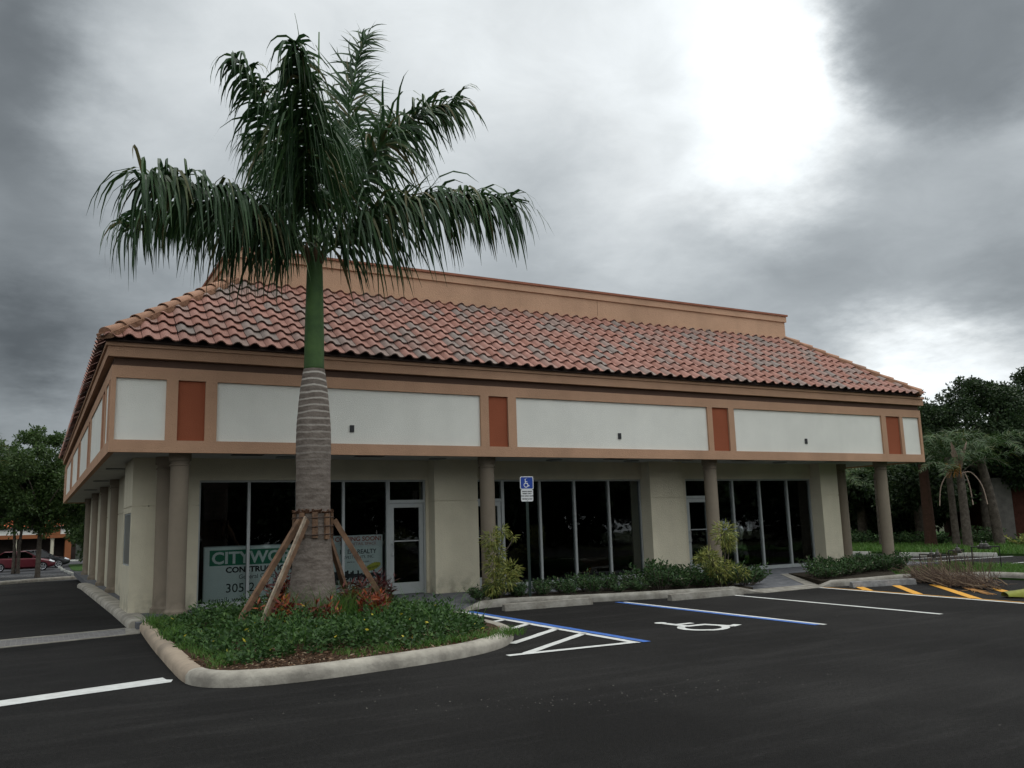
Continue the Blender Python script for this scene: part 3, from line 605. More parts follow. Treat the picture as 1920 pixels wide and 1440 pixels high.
# ---- storefronts: mullion centres, y of frame
YF = 18.30
def storefront(ms, x0, x1, zb=.12):
    f = MB(); t = .028
    for x in ms: f.box(x-t, x+t, YF-.05, YF+.05, zb, 2.65)
    f.box(x0, x1, YF-.045, YF+.045, zb, zb+.09); f.box(x0, x1, YF-.045, YF+.045, 2.61, 2.65)
    f.box(x0, x0+.035, YF-.046, YF+.046, zb, 2.65); f.box(x1-.035, x1, YF-.046, YF+.046, zb, 2.65)
    o = part(f, 'window', ALU)
    xs = [x0+.035]+[m for m in ms if x0+.1 < m < x1-.1]+[x1-.035]
    for a, c in zip(xs[:-1], xs[1:]):
        g = MB(); g.box(a-12, c-12, YF-30-.006, YF-30+.006, zb+.09, 2.61); g.build('pane', GLASS, o)
def shop_door(x0, x1):
    f = MB()
    # fixed frame with transom
    for x in (x0, x1-.045): f.box(x, x+.045, YF-.055, YF+.055, .12, 2.65)
    f.box(x0+.045, x1-.045, YF-.055, YF+.055, 2.13, 2.20); f.box(x0+.045, x1-.045, YF-.055, YF+.055, 2.61, 2.65)
    fo = part(f, 'door_frame', ALU)
    g = MB(); g.box(x0+.045-12, x1-.045-12, YF-30-.006, YF-30+.006, 2.20, 2.61); g.build('transom_pane', GLASS, fo)
    a, c = x0+.05, x1-.05; d = MB(); s = .095
    d.box(a, a+s, YF-.03, YF+.03, .135, 2.125); d.box(c-s, c, YF-.03, YF+.03, .135, 2.125); d.box(a+s, c-s, YF-.03, YF+.03, 2.03, 2.125); d.box(a+s, c-s, YF-.03, YF+.03, .135, .38)
    do = part(d, 'door', ALU)
    g = MB(); g.box(a+s-12, c-s-12, YF-30-.006, YF-30+.006, .38, 2.03); g.build('pane', GLASS, do)
    hb = MB(); hb.bar((a+s-.02-12, YF-30-.02, 1.29), (c-s+.02-12, YF-30-.02, 1.29), .02, .025)
    hb.tube([(a+.05-12, YF-30-.03, 1.24), (a+.05-12, YF-30-.09, 1.24), (a+.05-12, YF-30-.09, .98), (a+.05-12, YF-30-.03, .98)], .012, 8)
    hb.build('handle', RIM, do)
    for z in (.4, 1.1, 1.9):
        hg = MB(); hg.box(c-12+.004, c-12+.03, YF-30-.065, YF-30-.056, z, z+.12); hg.build('hinge', ALU, do)
storefront([3.87, 4.87, 5.88], 2.88, 6.90); shop_door(6.90, 7.80)
shop_door(8.96, 9.82); storefront([10.86, 11.87, 12.92], 9.82, 13.94)
shop_door(15.43, 16.30); storefront([17.17, 18.2, 19.29], 16.30, 20.24)
# ---- columns
def column(x, y, r=.165, z0=.12, nm='column'):
    c = MB(); c.lathe([(r*1.28, z0), (r*1.28, z0+.09), (r*1.08, z0+.12), (r*1.03, z0+.14), (r, z0+.3), (r, 2.84), (r*1.12, 2.845), (r*1.12, 2.87), (r*1.0, 2.88), (r*1.02, 2.93), (r*1.2, 2.94), (r*1.22, 3.0), (r*1.22, 3.092)], (x, y), 32)
    return part(c, nm, COLM, smooth=True, angle=35)
for x, y in ((2.33, 17.0), (2.22, 18.02), (8.76, 17.0), (15.25, 17.0), (21.86, 17.0), (21.52, 18.2)): column(x, y)
for y in (25.5, 29.4, 33.8, 38.4): column(1.93, y)
# ---- roof
EX0, EX1, EY0, EY1, EZ = .90, 23.12, 16.27, 42.73, 5.03
RUN, RISE = 2.68, 2.02; TH = math.atan2(RISE, RUN); SL = math.hypot(RUN, RISE)
und = MB()
def P4(o, z): return [(EX0+o, EY0+o, z), (EX1-o, EY0+o, z), (EX1-o, EY1-o, z), (EX0+o, EY1-o, z)]
lo = P4(.04, EZ-.03); hi = P4(RUN, EZ-.03+RISE*(RUN-.04)/RUN); lob = P4(.12, EZ-.035)
und.add(lo+hi+lob, [(0, 1, 5, 4), (1, 2, 6, 5), (2, 3, 7, 6), (3, 0, 4, 7), (4, 5, 6, 7), (11, 10, 9, 8), (0, 8, 9, 1), (1, 9, 10, 2), (2, 10, 11, 3), (3, 11, 8, 0)])
part(und, 'roof_deck', mat('roof_underlay', (.05, .035, .03), .9))
def tile_face(length, name, org, ux, inw):
    """org eave corner, ux unit along eave, inw unit horizontal inward"""
    tw, ex = .312, .366; nt_ = int(length/tw)+1; nc = int(SL/ex)+1; ns = 8
    prof = []
    for k in range(ns+1):
        s = k/ns; z = .062*math.sin(PI*s/.62) if s < .62 else -.012*math.sin(PI*(s-.62)/.38)
        prof.append((s*tw*.972, z))
    org = Vector(org); ux = Vector(ux); inw = Vector(inw)
    up = (inw*math.cos(TH)+Vector((0, 0, math.sin(TH)))); nr = (Vector((0, 0, math.cos(TH)))-inw*math.sin(TH))
    b = MB()
    for c in range(nc):
        w0 = c*ex-.03; w1 = min(w0+ex+.03, SL-.0)
        if w1 <= w0+.05: continue
        inset = w0*math.cos(TH)
        for i in range(-1, nt_+1):
            u0 = i*tw
            if u0+tw < inset-.1 or u0 > length-inset+.1: continue
            r = random.random(); r = max(.001, min(1, r)); du = random.uniform(-.004, .004); dz = random.uniform(-.003, .004)
            vs = []
            for (w_, lift) in ((w0, .068), (w1, .018)):
                for (u, z) in prof: vs.append(org+ux*(u0+u+du)+up*w_+nr*(z+lift+dz))
            for (u, z) in prof: vs.append(org+ux*(u0+u+du)+up*(w0+.004)+nr*(z+.068+dz-.024))
            k = ns+1
            fs = [(j, j+1, k+j+1, k+j) for j in range(ns)]+[(2*k+j, 2*k+j+1, j+1, j) for j in range(ns)]
            b.add(vs, fs, r)
    me = bpy.data.meshes.new(name); me.from_pydata(b.v, [], b.f)
    at = me.attributes.new('rnd', 'FLOAT', 'FACE'); at.data.foreach_set('value', b.r)
    bm = bmesh.new(); bm.from_mesh(me)
    e0 = org; e1 = org+ux*length
    for p, n in ((e0, (ux-inw)), (e1, (-ux-inw))):
        bmesh.ops.bisect_plane(bm, geom=bm.verts[:]+bm.edges[:]+bm.faces[:], plane_co=p, plane_no=-n, clear_outer=True)
    bm.to_mesh(me); bm.free()
    me.materials.append(TILE); me.shade_smooth(); me.set_sharp_from_angle(angle=R_(40))
    o = link(name, me, B); o.location = (-12, -30, 0); return o
LX, LY = EX1-EX0, EY1-EY0
tile_face(LX, 'roof_tiles', (EX0, EY0, EZ), (1, 0, 0), (0, 1, 0))
tile_face(LY, 'roof_tiles', (EX0, EY1, EZ), (0, -1, 0), (1, 0, 0))
tile_face(LY, 'roof_tiles', (EX1, EY0, EZ), (0, 1, 0), (-1, 0, 0))
tile_face(LX, 'roof_tiles', (EX1, EY1, EZ), (-1, 0, 0), (0, -1, 0))
# hip caps
for (cx_, cy_, dx, dy) in ((EX0, EY0, 1, 1), (EX1, EY0, -1, 1), (EX0, EY1, 1, -1), (EX1, EY1, -1, -1)):
    a = Vector((cx_, cy_, EZ+.05)); c = Vector((cx_+dx*RUN, cy_+dy*RUN, EZ+RISE+.05)); d = (c-a).normalized(); Lh = (c-a).length
    sdv = d.cross(Vector((0, 0, 1))).normalized(); upv = sdv.cross(d).normalized(); b = MB(); n = 11; ex = Lh/10.2
    for i in range(n):
        s0 = i*ex+.05; s1 = min(s0+ex+.06, Lh)
        if s1-s0 < .05: break
        vs = []; q = 9; r = random.uniform(.01, 1)
        for s_, rad, lf in ((s0, .142, .04), (s1, .115, .015)):
            for j in range(q):
                t = PI*j/(q-1); vs.append(a+d*s_+sdv*math.cos(t)*rad+upv*(math.sin(t)*rad*.85+lf-.03))
        for j in range(q):
            t = PI*j/(q-1); vs.append(a+d*s0+sdv*math.cos(t)*.122+upv*(math.sin(t)*.122*.85+.04-.03))
        fs = [(j, j+1, q+j+1, q+j)[::-1] for j in range(q-1)]+[(2*q+j, 2*q+j+1, j+1, j)[::-1] for j in range(q-1)]
        if i == 0: fs.append(tuple(2*q+j for j in range(q)))
        b.add(vs, fs, r)
    o = part(b, 'hip_ridge', RIDGE, smooth=True, angle=40)
    mo = MB(); mo.bar(a+upv*-.02, c+upv*-.02, .30, .10); part(mo, 'ridge_mortar', mat('mortar', (.30, .17, .11), .95, .1, 1, 20, .25, 6) if 'mortar' not in bpy.data.materials else bpy.data.materials['mortar'])
# parapet
o = RUN-.03; pa = MB(); q0, q1, r0, r1 = EX0+o, EX1-o, EY0+o, EY1-o
def pring(mb, ou, th, z0, z1):
    mb.box(q0-ou, q1+ou, r0-ou, r0+th, z0, z1); mb.box(q0-ou, q1+ou, r1-th, r1+ou, z0, z1); mb.box(q0-ou, q0+th, r0+th, r1-th, z0, z1); mb.box(q1-th, q1+ou, r0+th, r1-th, z0, z1)
pring(pa, 0, .25, 6.4, 7.62); pring(pa, .045, .25, 7.62, 7.80); pring(pa, .03, .02, 6.4, 7.17)
part(pa, 'parapet', TANP)
pc = MB(); pring(pc, .085, .3, 7.80, 7.855); part(pc, 'coping', CAPRED)
jl = MB(); jl.box(13.3, 13.312, r0-.003, r0+.01, 7.17, 7.62); part(jl, 'expansion_joint', mat('joint', (.2, .12, .07)))
rd = MB(); rd.box(q0+.25, q1-.25, r0+.25, r1-.25, 7.0, 7.1); part(rd, 'flat_roof', CONC)

# ------------------------------------------------------------ signs behind the glass
s1 = empty('construction_sign', (3.05, 18.46, .13), 0, 'white contractor sign board with green band inside the left shop window', 'sign')
b = MB(); b.box(0, 2.44, 0, .02, 0, 1.17); b.build('board', BOARD, s1)
b = MB(); b.box(-.015, 0, -.004, .024, 0, 1.17); b.box(2.44, 2.455, -.004, .024, 0, 1.17); b.box(-.015, 2.455, -.004, .024, 1.17, 1.19); b.build('edge_trim', ALU, s1)
b = MB(); b.box(.10, 2.34, -.004, 0, .80, 1.11); b.build('green_band', SIGNG, s1)
text('lettering', 'CITYWORKS', .33, BOARD, s1, (.14, -.0065, .84), off=.009, sx=1.06)
text('lettering', 'CONSTRUCTION LLC', .155, SIGNK, s1, (.42, -.003, .655), off=.006, sx=1.12)
text('lettering', 'General Contractor', .125, SIGNK, s1, (.68, -.003, .52), sx=.98)
text('lettering', '305-247-5888', .25, SIGNK, s1, (.42, -.003, .26), sx=1.02, off=.001)
text('lettering', 'email  www.c   .com', .15, SIGNK, s1, (.15, -.003, .07), sx=1.0)
s2 = empty('realty_sign', (5.72, 18.46, .2), 0, 'real estate coming soon sign board inside the window beside the shop door', 'sign')
b = MB(); b.box(0, 1.12, 0, .02, 0, 1.0); b.build('board', BOARD, s2)
b = MB(); b.box(.0, 1.12, -.012, .02, 1.0, 1.25); b.build('top_rider', SIGNW, s2)
b = MB(); b.box(.02, 1.10, -.004, 0, .20, .38)
for k in range(27): b.box(.02+.04*k, .06+.04*k, -.004, 0, .38, .38+random.choice([.02, .05, .08, .11, .04])+(.0 if k > 7 else .08))
b.build('skyline_band', SIGNK, s2)
text('lettering', 'COMING SOON!', .135, SIGNR, s2, (.56, -.015, 1.125), align='CENTER', off=.003, sx=1.05)
text('lettering', 'NEW RETAIL SPACE', .085, SIGNR, s2, (.56, -.015, 1.035), align='CENTER', sx=1.1)
text('lettering', 'N  EA  REALTY', .135, SIGNK, s2, (.56, -.003, .85), align='CENTER', sx=.95, off=.002)
text('lettering', 'INVESTMENTS, INC.', .09, SIGNK, s2, (.56, -.003, .75), align='CENTER', sx=.95)
text('lettering', 'www.n     realty.com', .06, SIGNK, s2, (.56, -.003, .66), align='CENTER')
text('lettering', '(954) 562-0800', .15, SIGNW, s2, (.56, -.0065, .235), align='CENTER', sx=.98, shear=.2, off=.001)
text('lettering', '1,400 to 5,000 sq ft  Available', .06, SIGNK, s2, (.56, -.003, .13), align='CENTER')
text('lettering', 'AVAILABLE FOR LEASE', .085, SIGNR, s2, (.56, -.003, .03), align='CENTER', sx=.9)
b = MB(); n = 40; b.add([(.90+math.cos(2*PI*j/n)*(.19 if j % 2 else .165)*1.0-math.sin(2*PI*j/n)*.0, -.006, .56+math.sin(2*PI*j/n)*(.085 if j % 2 else .07)+math.cos(2*PI*j/n)*.05) for j in range(n)], [tuple(range(n))]); b.build('yellow_burst', SIGNY, s2)
text('lettering', 'For Lease', .065, SIGNK, s2, (.90, -.008, .53), rot=(R_(90), R_(-14), 0), align='CENTER')

# ------------------------------------------------------------ accessible parking sign
s3 = empty('disabled_parking_sign', (8.86, 15.42, .13), R_(-4), 'blue and white disabled parking sign on a dark green post before the windows', 'sign')
b = MB(); b.bar((0, 0, 0), (0, 0, 2.38), .06, .012, up=(0, 1, 0)); b.bar((0, .018, 0), (0, .018, 2.38), .025, .025, up=(0, 1, 0)); b.build('post', POSTG, s3)
def rrect(w_, h_, r, cz, y0, y1, x=0):
    pts = []
    for (sx_, sz, a0) in ((1, 1, 0), (-1, 1, 90), (-1, -1, 180), (1, -1, 270)):
        for k in range(6):
            a = R_(a0+18*k); pts.append((x+sx_*(w_/2-r)+r*math.cos(a), cz+sz*(h_/2-r)+r*math.sin(a)))
    n = len(pts); b = MB(); b.add([(p[0], y0, p[1]) for p in pts]+[(p[0], y1, p[1]) for p in pts], [tuple(range(n)), tuple(range(n, 2*n))[::-1]]+[(i, n+i, n+(i+1) % n, (i+1) % n) for i in range(n)]); return b
pl = rrect(.305, .265, .03, 2.29, -.012, -.008).build('upper_plate', SIGNW, s3)
rrect(.275, .235, .022, 2.29, -.0135, -.012).build('blue_field', SIGNB, pl)
b = MB()
for i, p in enumerate(symbol(-.035, 2.20, .175, 0, lambda x, y: (x, y))): b.add([(x, -.0145-.0001*(i % 7), z) for x, z in p], [tuple(range(len(p)))])
b.build('wheelchair_symbol', SIGNW, pl)
p2 = rrect(.275, .245, .03, 2.033, -.012, -.008).build('lower_plate', SIGNW, s3)
for i, (t_, z) in enumerate((('PARKING BY DISABLED', 2.105), ('PERMIT ONLY', 2.06), ('TOW AWAY ZONE', 2.01), ('$250 FINE F.S. 318.18', 1.95))):
    text('lettering', t_, .035 if i else .031, SIGNK, p2, (0, -.0135, z), align='CENTER', off=.0012, sx=.72 if i in (0, 3) else .95)
b = MB()
for z in (2.40, 2.18, 1.93): b.lathe([(.008, 0), (.008, .004)], (0, 0), 8)
bb = MB(); bb.v = []; 
for z in (2.385, 1.925): bb.box(-.008, .008, -.018, -.0135, z-.008, z+.008)
bb.build('bolt', RIM, s3)

# ------------------------------------------------------------ palm fronds
def frond(pts, nl, ll, wd, droop, wind=(.25, 0, 0), pinna=None, seg=5, start=.12, spread=.8, rad=.03, jit=.15, tipf=.45, stiff=.1, fwd=(.35, .7), pre=0):
    """returns leaflet quads and the rachis tube mesh"""
    path = smooth_path(pts, 8); P = np.array([list(p) for p in path]); sl = np.linalg.norm(np.diff(P, axis=0), axis=1); cs = np.r_[0, np.cumsum(sl)]; Lt = cs[-1]
    Q = []; Rn = []
    for i in range(nl):
        t = start+(1-start)*(i+.5)/nl
        for sd_ in (-1, 1):
            tt = min(1, max(0, t+random.uniform(-.004, .004)))*Lt
            p = np.array([np.interp(tt, cs, P[:, k]) for k in range(3)]); p2_ = np.array([np.interp(min(tt+.05, Lt), cs, P[:, k]) for k in range(3)]); p1_ = np.array([np.interp(max(tt-.05, 0), cs, P[:, k]) for k in range(3)])
            tg = p2_-p1_; tg /= np.linalg.norm(tg)
            sv = np.cross(tg, [0, 0, 1.]); ns_ = np.linalg.norm(sv); sv = sv/ns_ if ns_ > .15 else np.array([0, 1., 0])
            upv = np.cross(sv, tg)
            el = random.uniform(-.35, .75)
            d = sv*sd_*spread+tg*random.uniform(*fwd)+upv*el+rng.normal(size=3)*jit
            d[2] -= pre*random.uniform(.4, 1.3)
            d /= np.linalg.norm(d)
            env = math.sin(PI*min(1, max(0, (t-start)/(1-start)))**.6*.86+.22)
            l = ll*max(tipf, env)*random.uniform(.75, 1.08); h = l/seg; pp = p.copy(); w0 = None; c = d.copy(); rr_ = random.random()
            if random.random() < .03: rr_ = 1.
            g = np.array([wind[0]*random.uniform(.0, 1.2), wind[1], -1.])*droop*random.uniform(.6, 1.25)*(.25 if random.random() < stiff else 1)
            prev = None
            for s in range(seg+1):
                wv_ = np.cross(c, [rng.normal()*.1, rng.normal()*.1, 1.]) if s == 0 else w0
                if s == 0:
                    wv_ = np.cross(c, tg); nw = np.linalg.norm(wv_); wv_ = tg if nw < .1 else np.cross(wv_, c)/nw
                    wv_ = wv_+rng.normal(size=3)*.35; wv_ /= np.linalg.norm(wv_); w0 = wv_
                ww = wd*(.55 if s == 0 else (1., 1, .85, .6, .35, .04, .02)[min(s, 6)] if s < seg else .05)
                cur = (pp-w0*ww/2, pp+w0*ww/2)
                if prev is not None: Q.append([prev[0], prev[1], cur[1], cur[0]]); Rn.append(rr_*.98 if rr_ < 1 else 1)
                prev = cur; pp = pp+c*h; c = c+g*(.5/seg*2); c /= np.linalg.norm(c)
    mb = MB(); k = len(path); mb.tube(path, [rad*(1-.85*i/(k-1))+.003 for i in range(k)], 6)
    return Q, Rn, mb
FR = {
'F1': [(3.94, 14.0, 6.24), (3.1, 13.7, 6.54), (2.18, 13.3, 6.74), (1.5, 13.0, 6.78), (1.08, 12.8, 6.66)],
'F1b': [(3.92, 14.1, 6.36), (3.12, 14.6, 6.74), (2.29, 15.0, 7.04), (1.6, 15.4, 7.15), (1.15, 15.6, 6.8)],
'F2': [(4.08, 14.0, 6.24), (4.71, 13.6, 6.7), (5.44, 13.2, 7.04), (6.33, 12.9, 7.24), (7.15, 12.7, 7.18)],
'F2b': [(4.16, 14.1, 6.44), (5.34, 14.8, 7.44), (6.55, 15.3, 8.05), (7.56, 15.6, 8.32)],
'F3': [(3.94, 14.0, 6.43), (3.5, 13.6, 7.44), (3.0, 13.2, 8.25), (2.6, 13.0, 8.8), (2.36, 12.8, 8.92)],
'F4': [(3.91, 13.9, 6.39), (3.56, 12.9, 7.29), (3.29, 12.2, 8.0), (3.1, 11.8, 8.54), (2.98, 11.6, 8.7)],
'F5': [(4.04, 14.1, 6.47), (4.55, 14.6, 8.03), (4.93, 15.0, 9.45), (5.14, 15.3, 10.54), (5.51, 15.6, 11.65)],
'F6': [(4.03, 13.9, 6.41), (4.59, 13.8, 7.38), (5.06, 13.6, 8.28), (5.7, 13.4, 8.94), (6.41, 13.2, 9.25)],
'F7': [(4.02, 14.1, 6.47), (4.49, 15.0, 8.06), (4.55, 15.5, 9.25), (4.52, 15.8, 10.0)],
'F8': [(4.06, 14.1, 6.47), (4.72, 14.5, 7.81), (5.49, 15.2, 9.2), (6.08, 15.7, 10.0)],
'F9': [(3.94, 14.1, 6.46), (3.58, 14.6, 7.55), (3.28, 15.0, 8.36), (3.14, 15.4, 8.9)],
}
PALM = empty('royal_palm', (3.98, 13.95, .13), 0, 'tall royal palm with smooth green crownshaft held by timber props on the kerbed island', 'palm tree')
off = Vector((3.98, 13.95, .13))
b = MB()
prof = [(.47, -.06), (.44, .05), (.41, .18), (.375, .45), (.335, .8), (.298, 1.15), (.28, 1.5), (.275, 1.9), (.278, 2.5), (.285, 2.9), (.275, 3.2), (.252, 3.5), (.222, 3.8), (.19, 4.02), (.172, 4.12)]
pf = []
for i in range(len(prof)-1):
    for j in range(6): t = j/6; pf.append((prof[i][0]*(1-t)+prof[i+1][0]*t, prof[i][1]*(1-t)+prof[i+1][1]*t))
pf.append(prof[-1])
pf2 = []
for q, z in pf:
    fr = (z*9.0) % 1; pf2.append((q*(1+.012*(1 if fr > .7 else 0)*(1 if z > 1.6 else .3)), z))
b.lathe(pf2, (0, 0), 40)
for i, v in enumerate(b.v):
    x, y, z = v; a = math.atan2(y, x); k = 1+.035*math.sin(3*a+z*2)*max(0, 1-z/1.5)+.02*math.sin(7*a+1.3)*max(0, 1-z/.8); b.v[i] = (x*k, y*k, z)
tro = b.build('trunk', TRUNK, PALM, smooth=True)
b = MB(); b.lathe([(.172, 4.10), (.166, 4.16), (.163, 4.6), (.155, 5.0), (.145, 5.4), (.135, 5.8), (.125, 6.0), (.11, 6.15), (.06, 6.45)], (0, 0), 28); b.build('crownshaft', SHAFT, PALM, smooth=True)
bs = MB()
for a in range(7):
    t = a*2*PI/7; bs.tube([(.10*math.cos(t), .1*math.sin(t), 5.95), (.17*math.cos(t), .17*math.sin(t), 6.15), (.2*math.cos(t), .2*math.sin(t), 6.3)], [.03, .04, .015], 6)
bs.build('leaf_base', mat('leaf_base', (.16, .10, .06), .8, .2, .4, 20, .3, 8), PALM, smooth=True)
params = dict(F1=(170, 1.7), F1b=(150, 1.5), F2=(180, 1.7), F2b=(75, 1.1), F3=(115, 1.45), F4=(190, 1.75), F5=(135, 1.2), F6=(145, 1.7), F7=(70, 1.3), F8=(85, 1.4), F9=(75, 1.2), F10=(115, 1.6), F11=(115, 1.6))
for k, pts in FR.items():
    nl, ll = params[k]; dr = {'F5': .32, 'F2b': .6, 'F6': .9, 'F4': 1.5}.get(k, 1.25)
    Q, Rn, mb = frond([Vector(p)-off for p in pts], nl, ll, .06, dr*(3.5 if k in ('F1', 'F2', 'F1b') else 3.2), wind=(.16, 0, 0) if k != 'F5' else (1.5, 0, 0), spread=.5 if k in ('F1', 'F2', 'F1b') else .42, stiff=0, jit=.15, tipf=.72 if k in ('F1', 'F2', 'F1b') else .5, fwd=(.1, .5) if k in ('F1', 'F2', 'F1b') else (.3, .7), pre={'F4': .75, 'F9': .6, 'F7': .6, 'F8': .5, 'F3': .45, 'F6': .3}.get(k, 0), start=.07 if k in ('F1', 'F2', 'F1b') else .2)
    fo = mb.build('frond', SHAFT, PALM, smooth=True)
    quads('leaflets', np.array(Q), Rn, PALMG, fo)
b = MB(); b.tube([Vector(p)-off for p in [(3.99, 14.0, 6.34), (4.03, 14.0, 8.5), (4.04, 14.0, 10.44)]], [.04, .025, .012], 6); b.tube([Vector(p)-off for p in [(3.43, 12.2, 7.16), (3.09, 11.7, 8.74), (3.03, 11.65, 9.0), (2.98, 11.6, 9.13)]], [.015, .008, .004, .003], 5); b.build('spear_leaf', PALMG if False else SHAFT, PALM, smooth=True)
# brace: battens and steel bands round the trunk, four props
BR = empty('palm_brace', (3.98, 13.95, .13), 0, 'wooden brace of battens and bands strapped round the palm trunk with props', 'tree brace')
b = MB(); 
for k in range(9):
    a = k*2*PI/9+.35; c = Vector((math.cos(a), math.sin(a), 0)); 
    tz = random.uniform(-.02, .02)
    b.bar(c*.305+Vector((0, 0, 1.32+tz)), c*.305+Vector((0, 0, 1.73+tz)), .09, .04, up=tuple(c))
b.build('batten', WOOD, BR, bevel=.003)
b = MB()
for z in (1.39, 1.52, 1.66):
    b.tube([(.335*math.cos(t*PI/12), .335*math.sin(t*PI/12), z+.006*math.sin(t)) for t in range(25)], .008, 5, cap=False)
b.build('steel_band', mat('rusty_band', (.05, .03, .022), .7), BR)
b = MB(); 
for k in range(60):
    a = k*2*PI/60; b.bar((.29*math.cos(a), .29*math.sin(a), 1.73), (.33*math.cos(a+.03), .33*math.sin(a+.03), 1.77+random.uniform(-.02, .03)), .03, .01)
b.build('burlap_wrap', mat('burlap', (.13, .07, .045), .95, .1, .8, 60, .3, 12), BR)
for (tx, ty, bx, by, mm_) in ((-.26, -.16, -1.36, -.62, WOOD), (-.17, -.30, -1.12, -1.22, WOOD2), (.32, -.12, 1.24, -.42, WOOD), (.24, .22, 1.0, .95, WOOD)):
    d = Vector((bx, by, 0)).normalized(); b = MB(); b.bar((tx, ty, 1.88), (bx, by, .02), .09, .09, up=tuple(d.cross(Vector((0, 0, 1))))) if False else b.bar((tx, ty, 1.62), (bx, by, .0), .04 if mm_ is WOOD2 else .075, .085)
    b.build('prop', mm_ if mm_ is not WOOD2 else WOOD, BR, bevel=.004)
    if mm_ is WOOD2:
        b = MB(); b.bar((tx-.036, ty-.03, 1.66), (bx-.036, by-.03, .02), .026, .09); b.build('prop', WOOD2, BR, bevel=.003)

# ------------------------------------------------------------ leafy things
def inside(p, poly):
    x, y = p; c = False; n = len(poly)
    for i in range(n):
        x0, y0 = poly[i][:2]; x1, y1 = poly[i-1][:2]
        if (y0 > y) != (y1 > y) and x < (x1-x0)*(y-y0)/(y1-y0)+x0: c = not c
    return c
def edge_dist(p, poly):
    x, y = p; m = 9
    for i in range(len(poly)):
        ax, ay = poly[i][:2]; bx, by = poly[i-1][:2]; dx, dy = bx-ax, by-ay; l = dx*dx+dy*dy
        t = max(0, min(1, ((x-ax)*dx+(y-ay)*dy)/l)) if l else 0; m = min(m, math.hypot(x-ax-dx*t, y-ay-dy*t))
    return m
# island ground cover: many little sprigs
P = []; D = []; A = []
GC = IN
tries = 0; sprigs = 0
while sprigs < 2300 and tries < 20000:
    tries += 1; x = random.uniform(1.7, 6.6); y = random.uniform(9.6, 16.1)
    if not inside((x, y), GC): continue
    e = edge_dist((x, y), GC)
    near = (y < 10.6+.25*math.sin(x*3)) or (y-9.6) < .55+.2*math.sin(4*x)
    if e < .22 and y < 12: continue
    if y < 10.15+.2*math.sin(x*2.3+1): continue
    if math.hypot(x-3.98, y-13.95) < .5: continue
    if x < 2.1 and y < 10.9 and random.random() < .7: continue
    nz = math.sin(x*2.9+1)*math.sin(y*2.3)*.5+.5
    h = min(.35, .09+e*.34)*(.42+.75*nz)*random.uniform(.6, 1.2)*(.7 if math.hypot(x-3.98, y-13.75) < 1.35 else 1)
    sprigs += 1; lean = rng.normal(size=2)*.35
    k = int(7+h*26)
    for j in range(k):
        t = (j+1)/k; 
        z = .12+h*t; px = x+lean[0]*h*t; py = y+lean[1]*h*t; a = j*2.4+random.random()
        P.append((px, py, z)); D.append((math.cos(a), math.sin(a), random.uniform(-.1, .9)+(.6 if t > .9 else 0))); A.append(random.random()**1.0 if random.random() > .006 else 1)
P = np.array(P); D = np.array(D)
V = leaf_quads(P, D, rng.uniform(.045, .085, len(P)), rng.uniform(.024, .04, len(P)))
A = np.array(A); A = np.where(A < 1, A*.96, 1.)
tag(quads('ground_cover', V, A, LEAFG), 'low leafy green ground cover filling the kerbed island round the palm', 'ground cover', kind='stuff')
def blades(name, pts, hs, wd, label, mt=GBLADE, lean=.35, drop=0):
    Q = []; r = []
    for (x, y, z), h in zip(pts, hs):
        a = random.uniform(0, 2*PI); c, s = math.cos(a)*wd/2, math.sin(a)*wd/2; l = [random.gauss(0, lean)*h, random.gauss(0, lean)*h]
        m = (x+l[0]*.4, y+l[1]*.4, z+h*.6); t = (x+l[0]*1.2, y+l[1]*1.2, z+h*(1-abs(random.gauss(0, drop)) if drop else 1))
        Q.append([(x-c, y-s, z), (x+c, y+s, z), (m[0]+c*.8, m[1]+s*.8, m[2]), (m[0]-c*.8, m[1]-s*.8, m[2])]); Q.append([(m[0]-c*.8, m[1]-s*.8, m[2]), (m[0]+c*.8, m[1]+s*.8, m[2]), (t[0]+c*.1, t[1]+s*.1, t[2]), (t[0]-c*.1, t[1]-s*.1, t[2])])
        q = random.random()*.99; r += [q, q]
    return tag(quads(name, np.array(Q), r, mt), label, 'grass', kind='stuff')
pts = []; hs = []
def tuft(x, y, n, rad, h):
    for _ in range(n):
        a = random.random()*2*PI; q = rad*math.sqrt(random.random()); pts.append((x+q*math.cos(a), y+q*math.sin(a), .12)); hs.append(h*random.uniform(.5, 1.15))
for _ in range(34): tuft(random.uniform(1.8, 2.15), random.uniform(10.1, 13.0), 26, .12, .11)
for _ in range(26): tuft(random.uniform(1.75, 2.0), random.uniform(13, 16), 24, .12, .2)
for _ in range(40): x = random.uniform(3.2, 5.9); tuft(x, 9.9+.06*(x-3)**2*1.1+random.uniform(0, .3), 22, .12, .11)
for _ in range(26): a = random.uniform(-2.6, -.4); tuft(3.98+.65*math.cos(a), 13.95+.65*math.sin(a), 12, .12, .62)
for _ in range(24): tuft(random.uniform(2.2, 5.8), random.uniform(10.8, 13.5), 7, .1, .6)
blades('island_grass', pts, hs, .010, 'thin grass tufts growing through the island planting along the kerb', lean=.5)
# mulch litter
n = 2600; P = []; 
while len(P) < n:
    x = random.uniform(1.7, 6.1); y = random.uniform(9.6, 11.2)
    if inside((x, y), IN): P.append((x, y, .138+random.random()*.02))
P = np.array(P); D = rng.normal(size=(n, 3)); D[:, 2] *= .2
tag(quads('mulch_litter', leaf_quads(P, D, rng.uniform(.02, .07, n), rng.uniform(.01, .03, n)), rng.random(n), LITTER), 'bark chips and dead leaves on the island soil', 'mulch', kind='stuff')
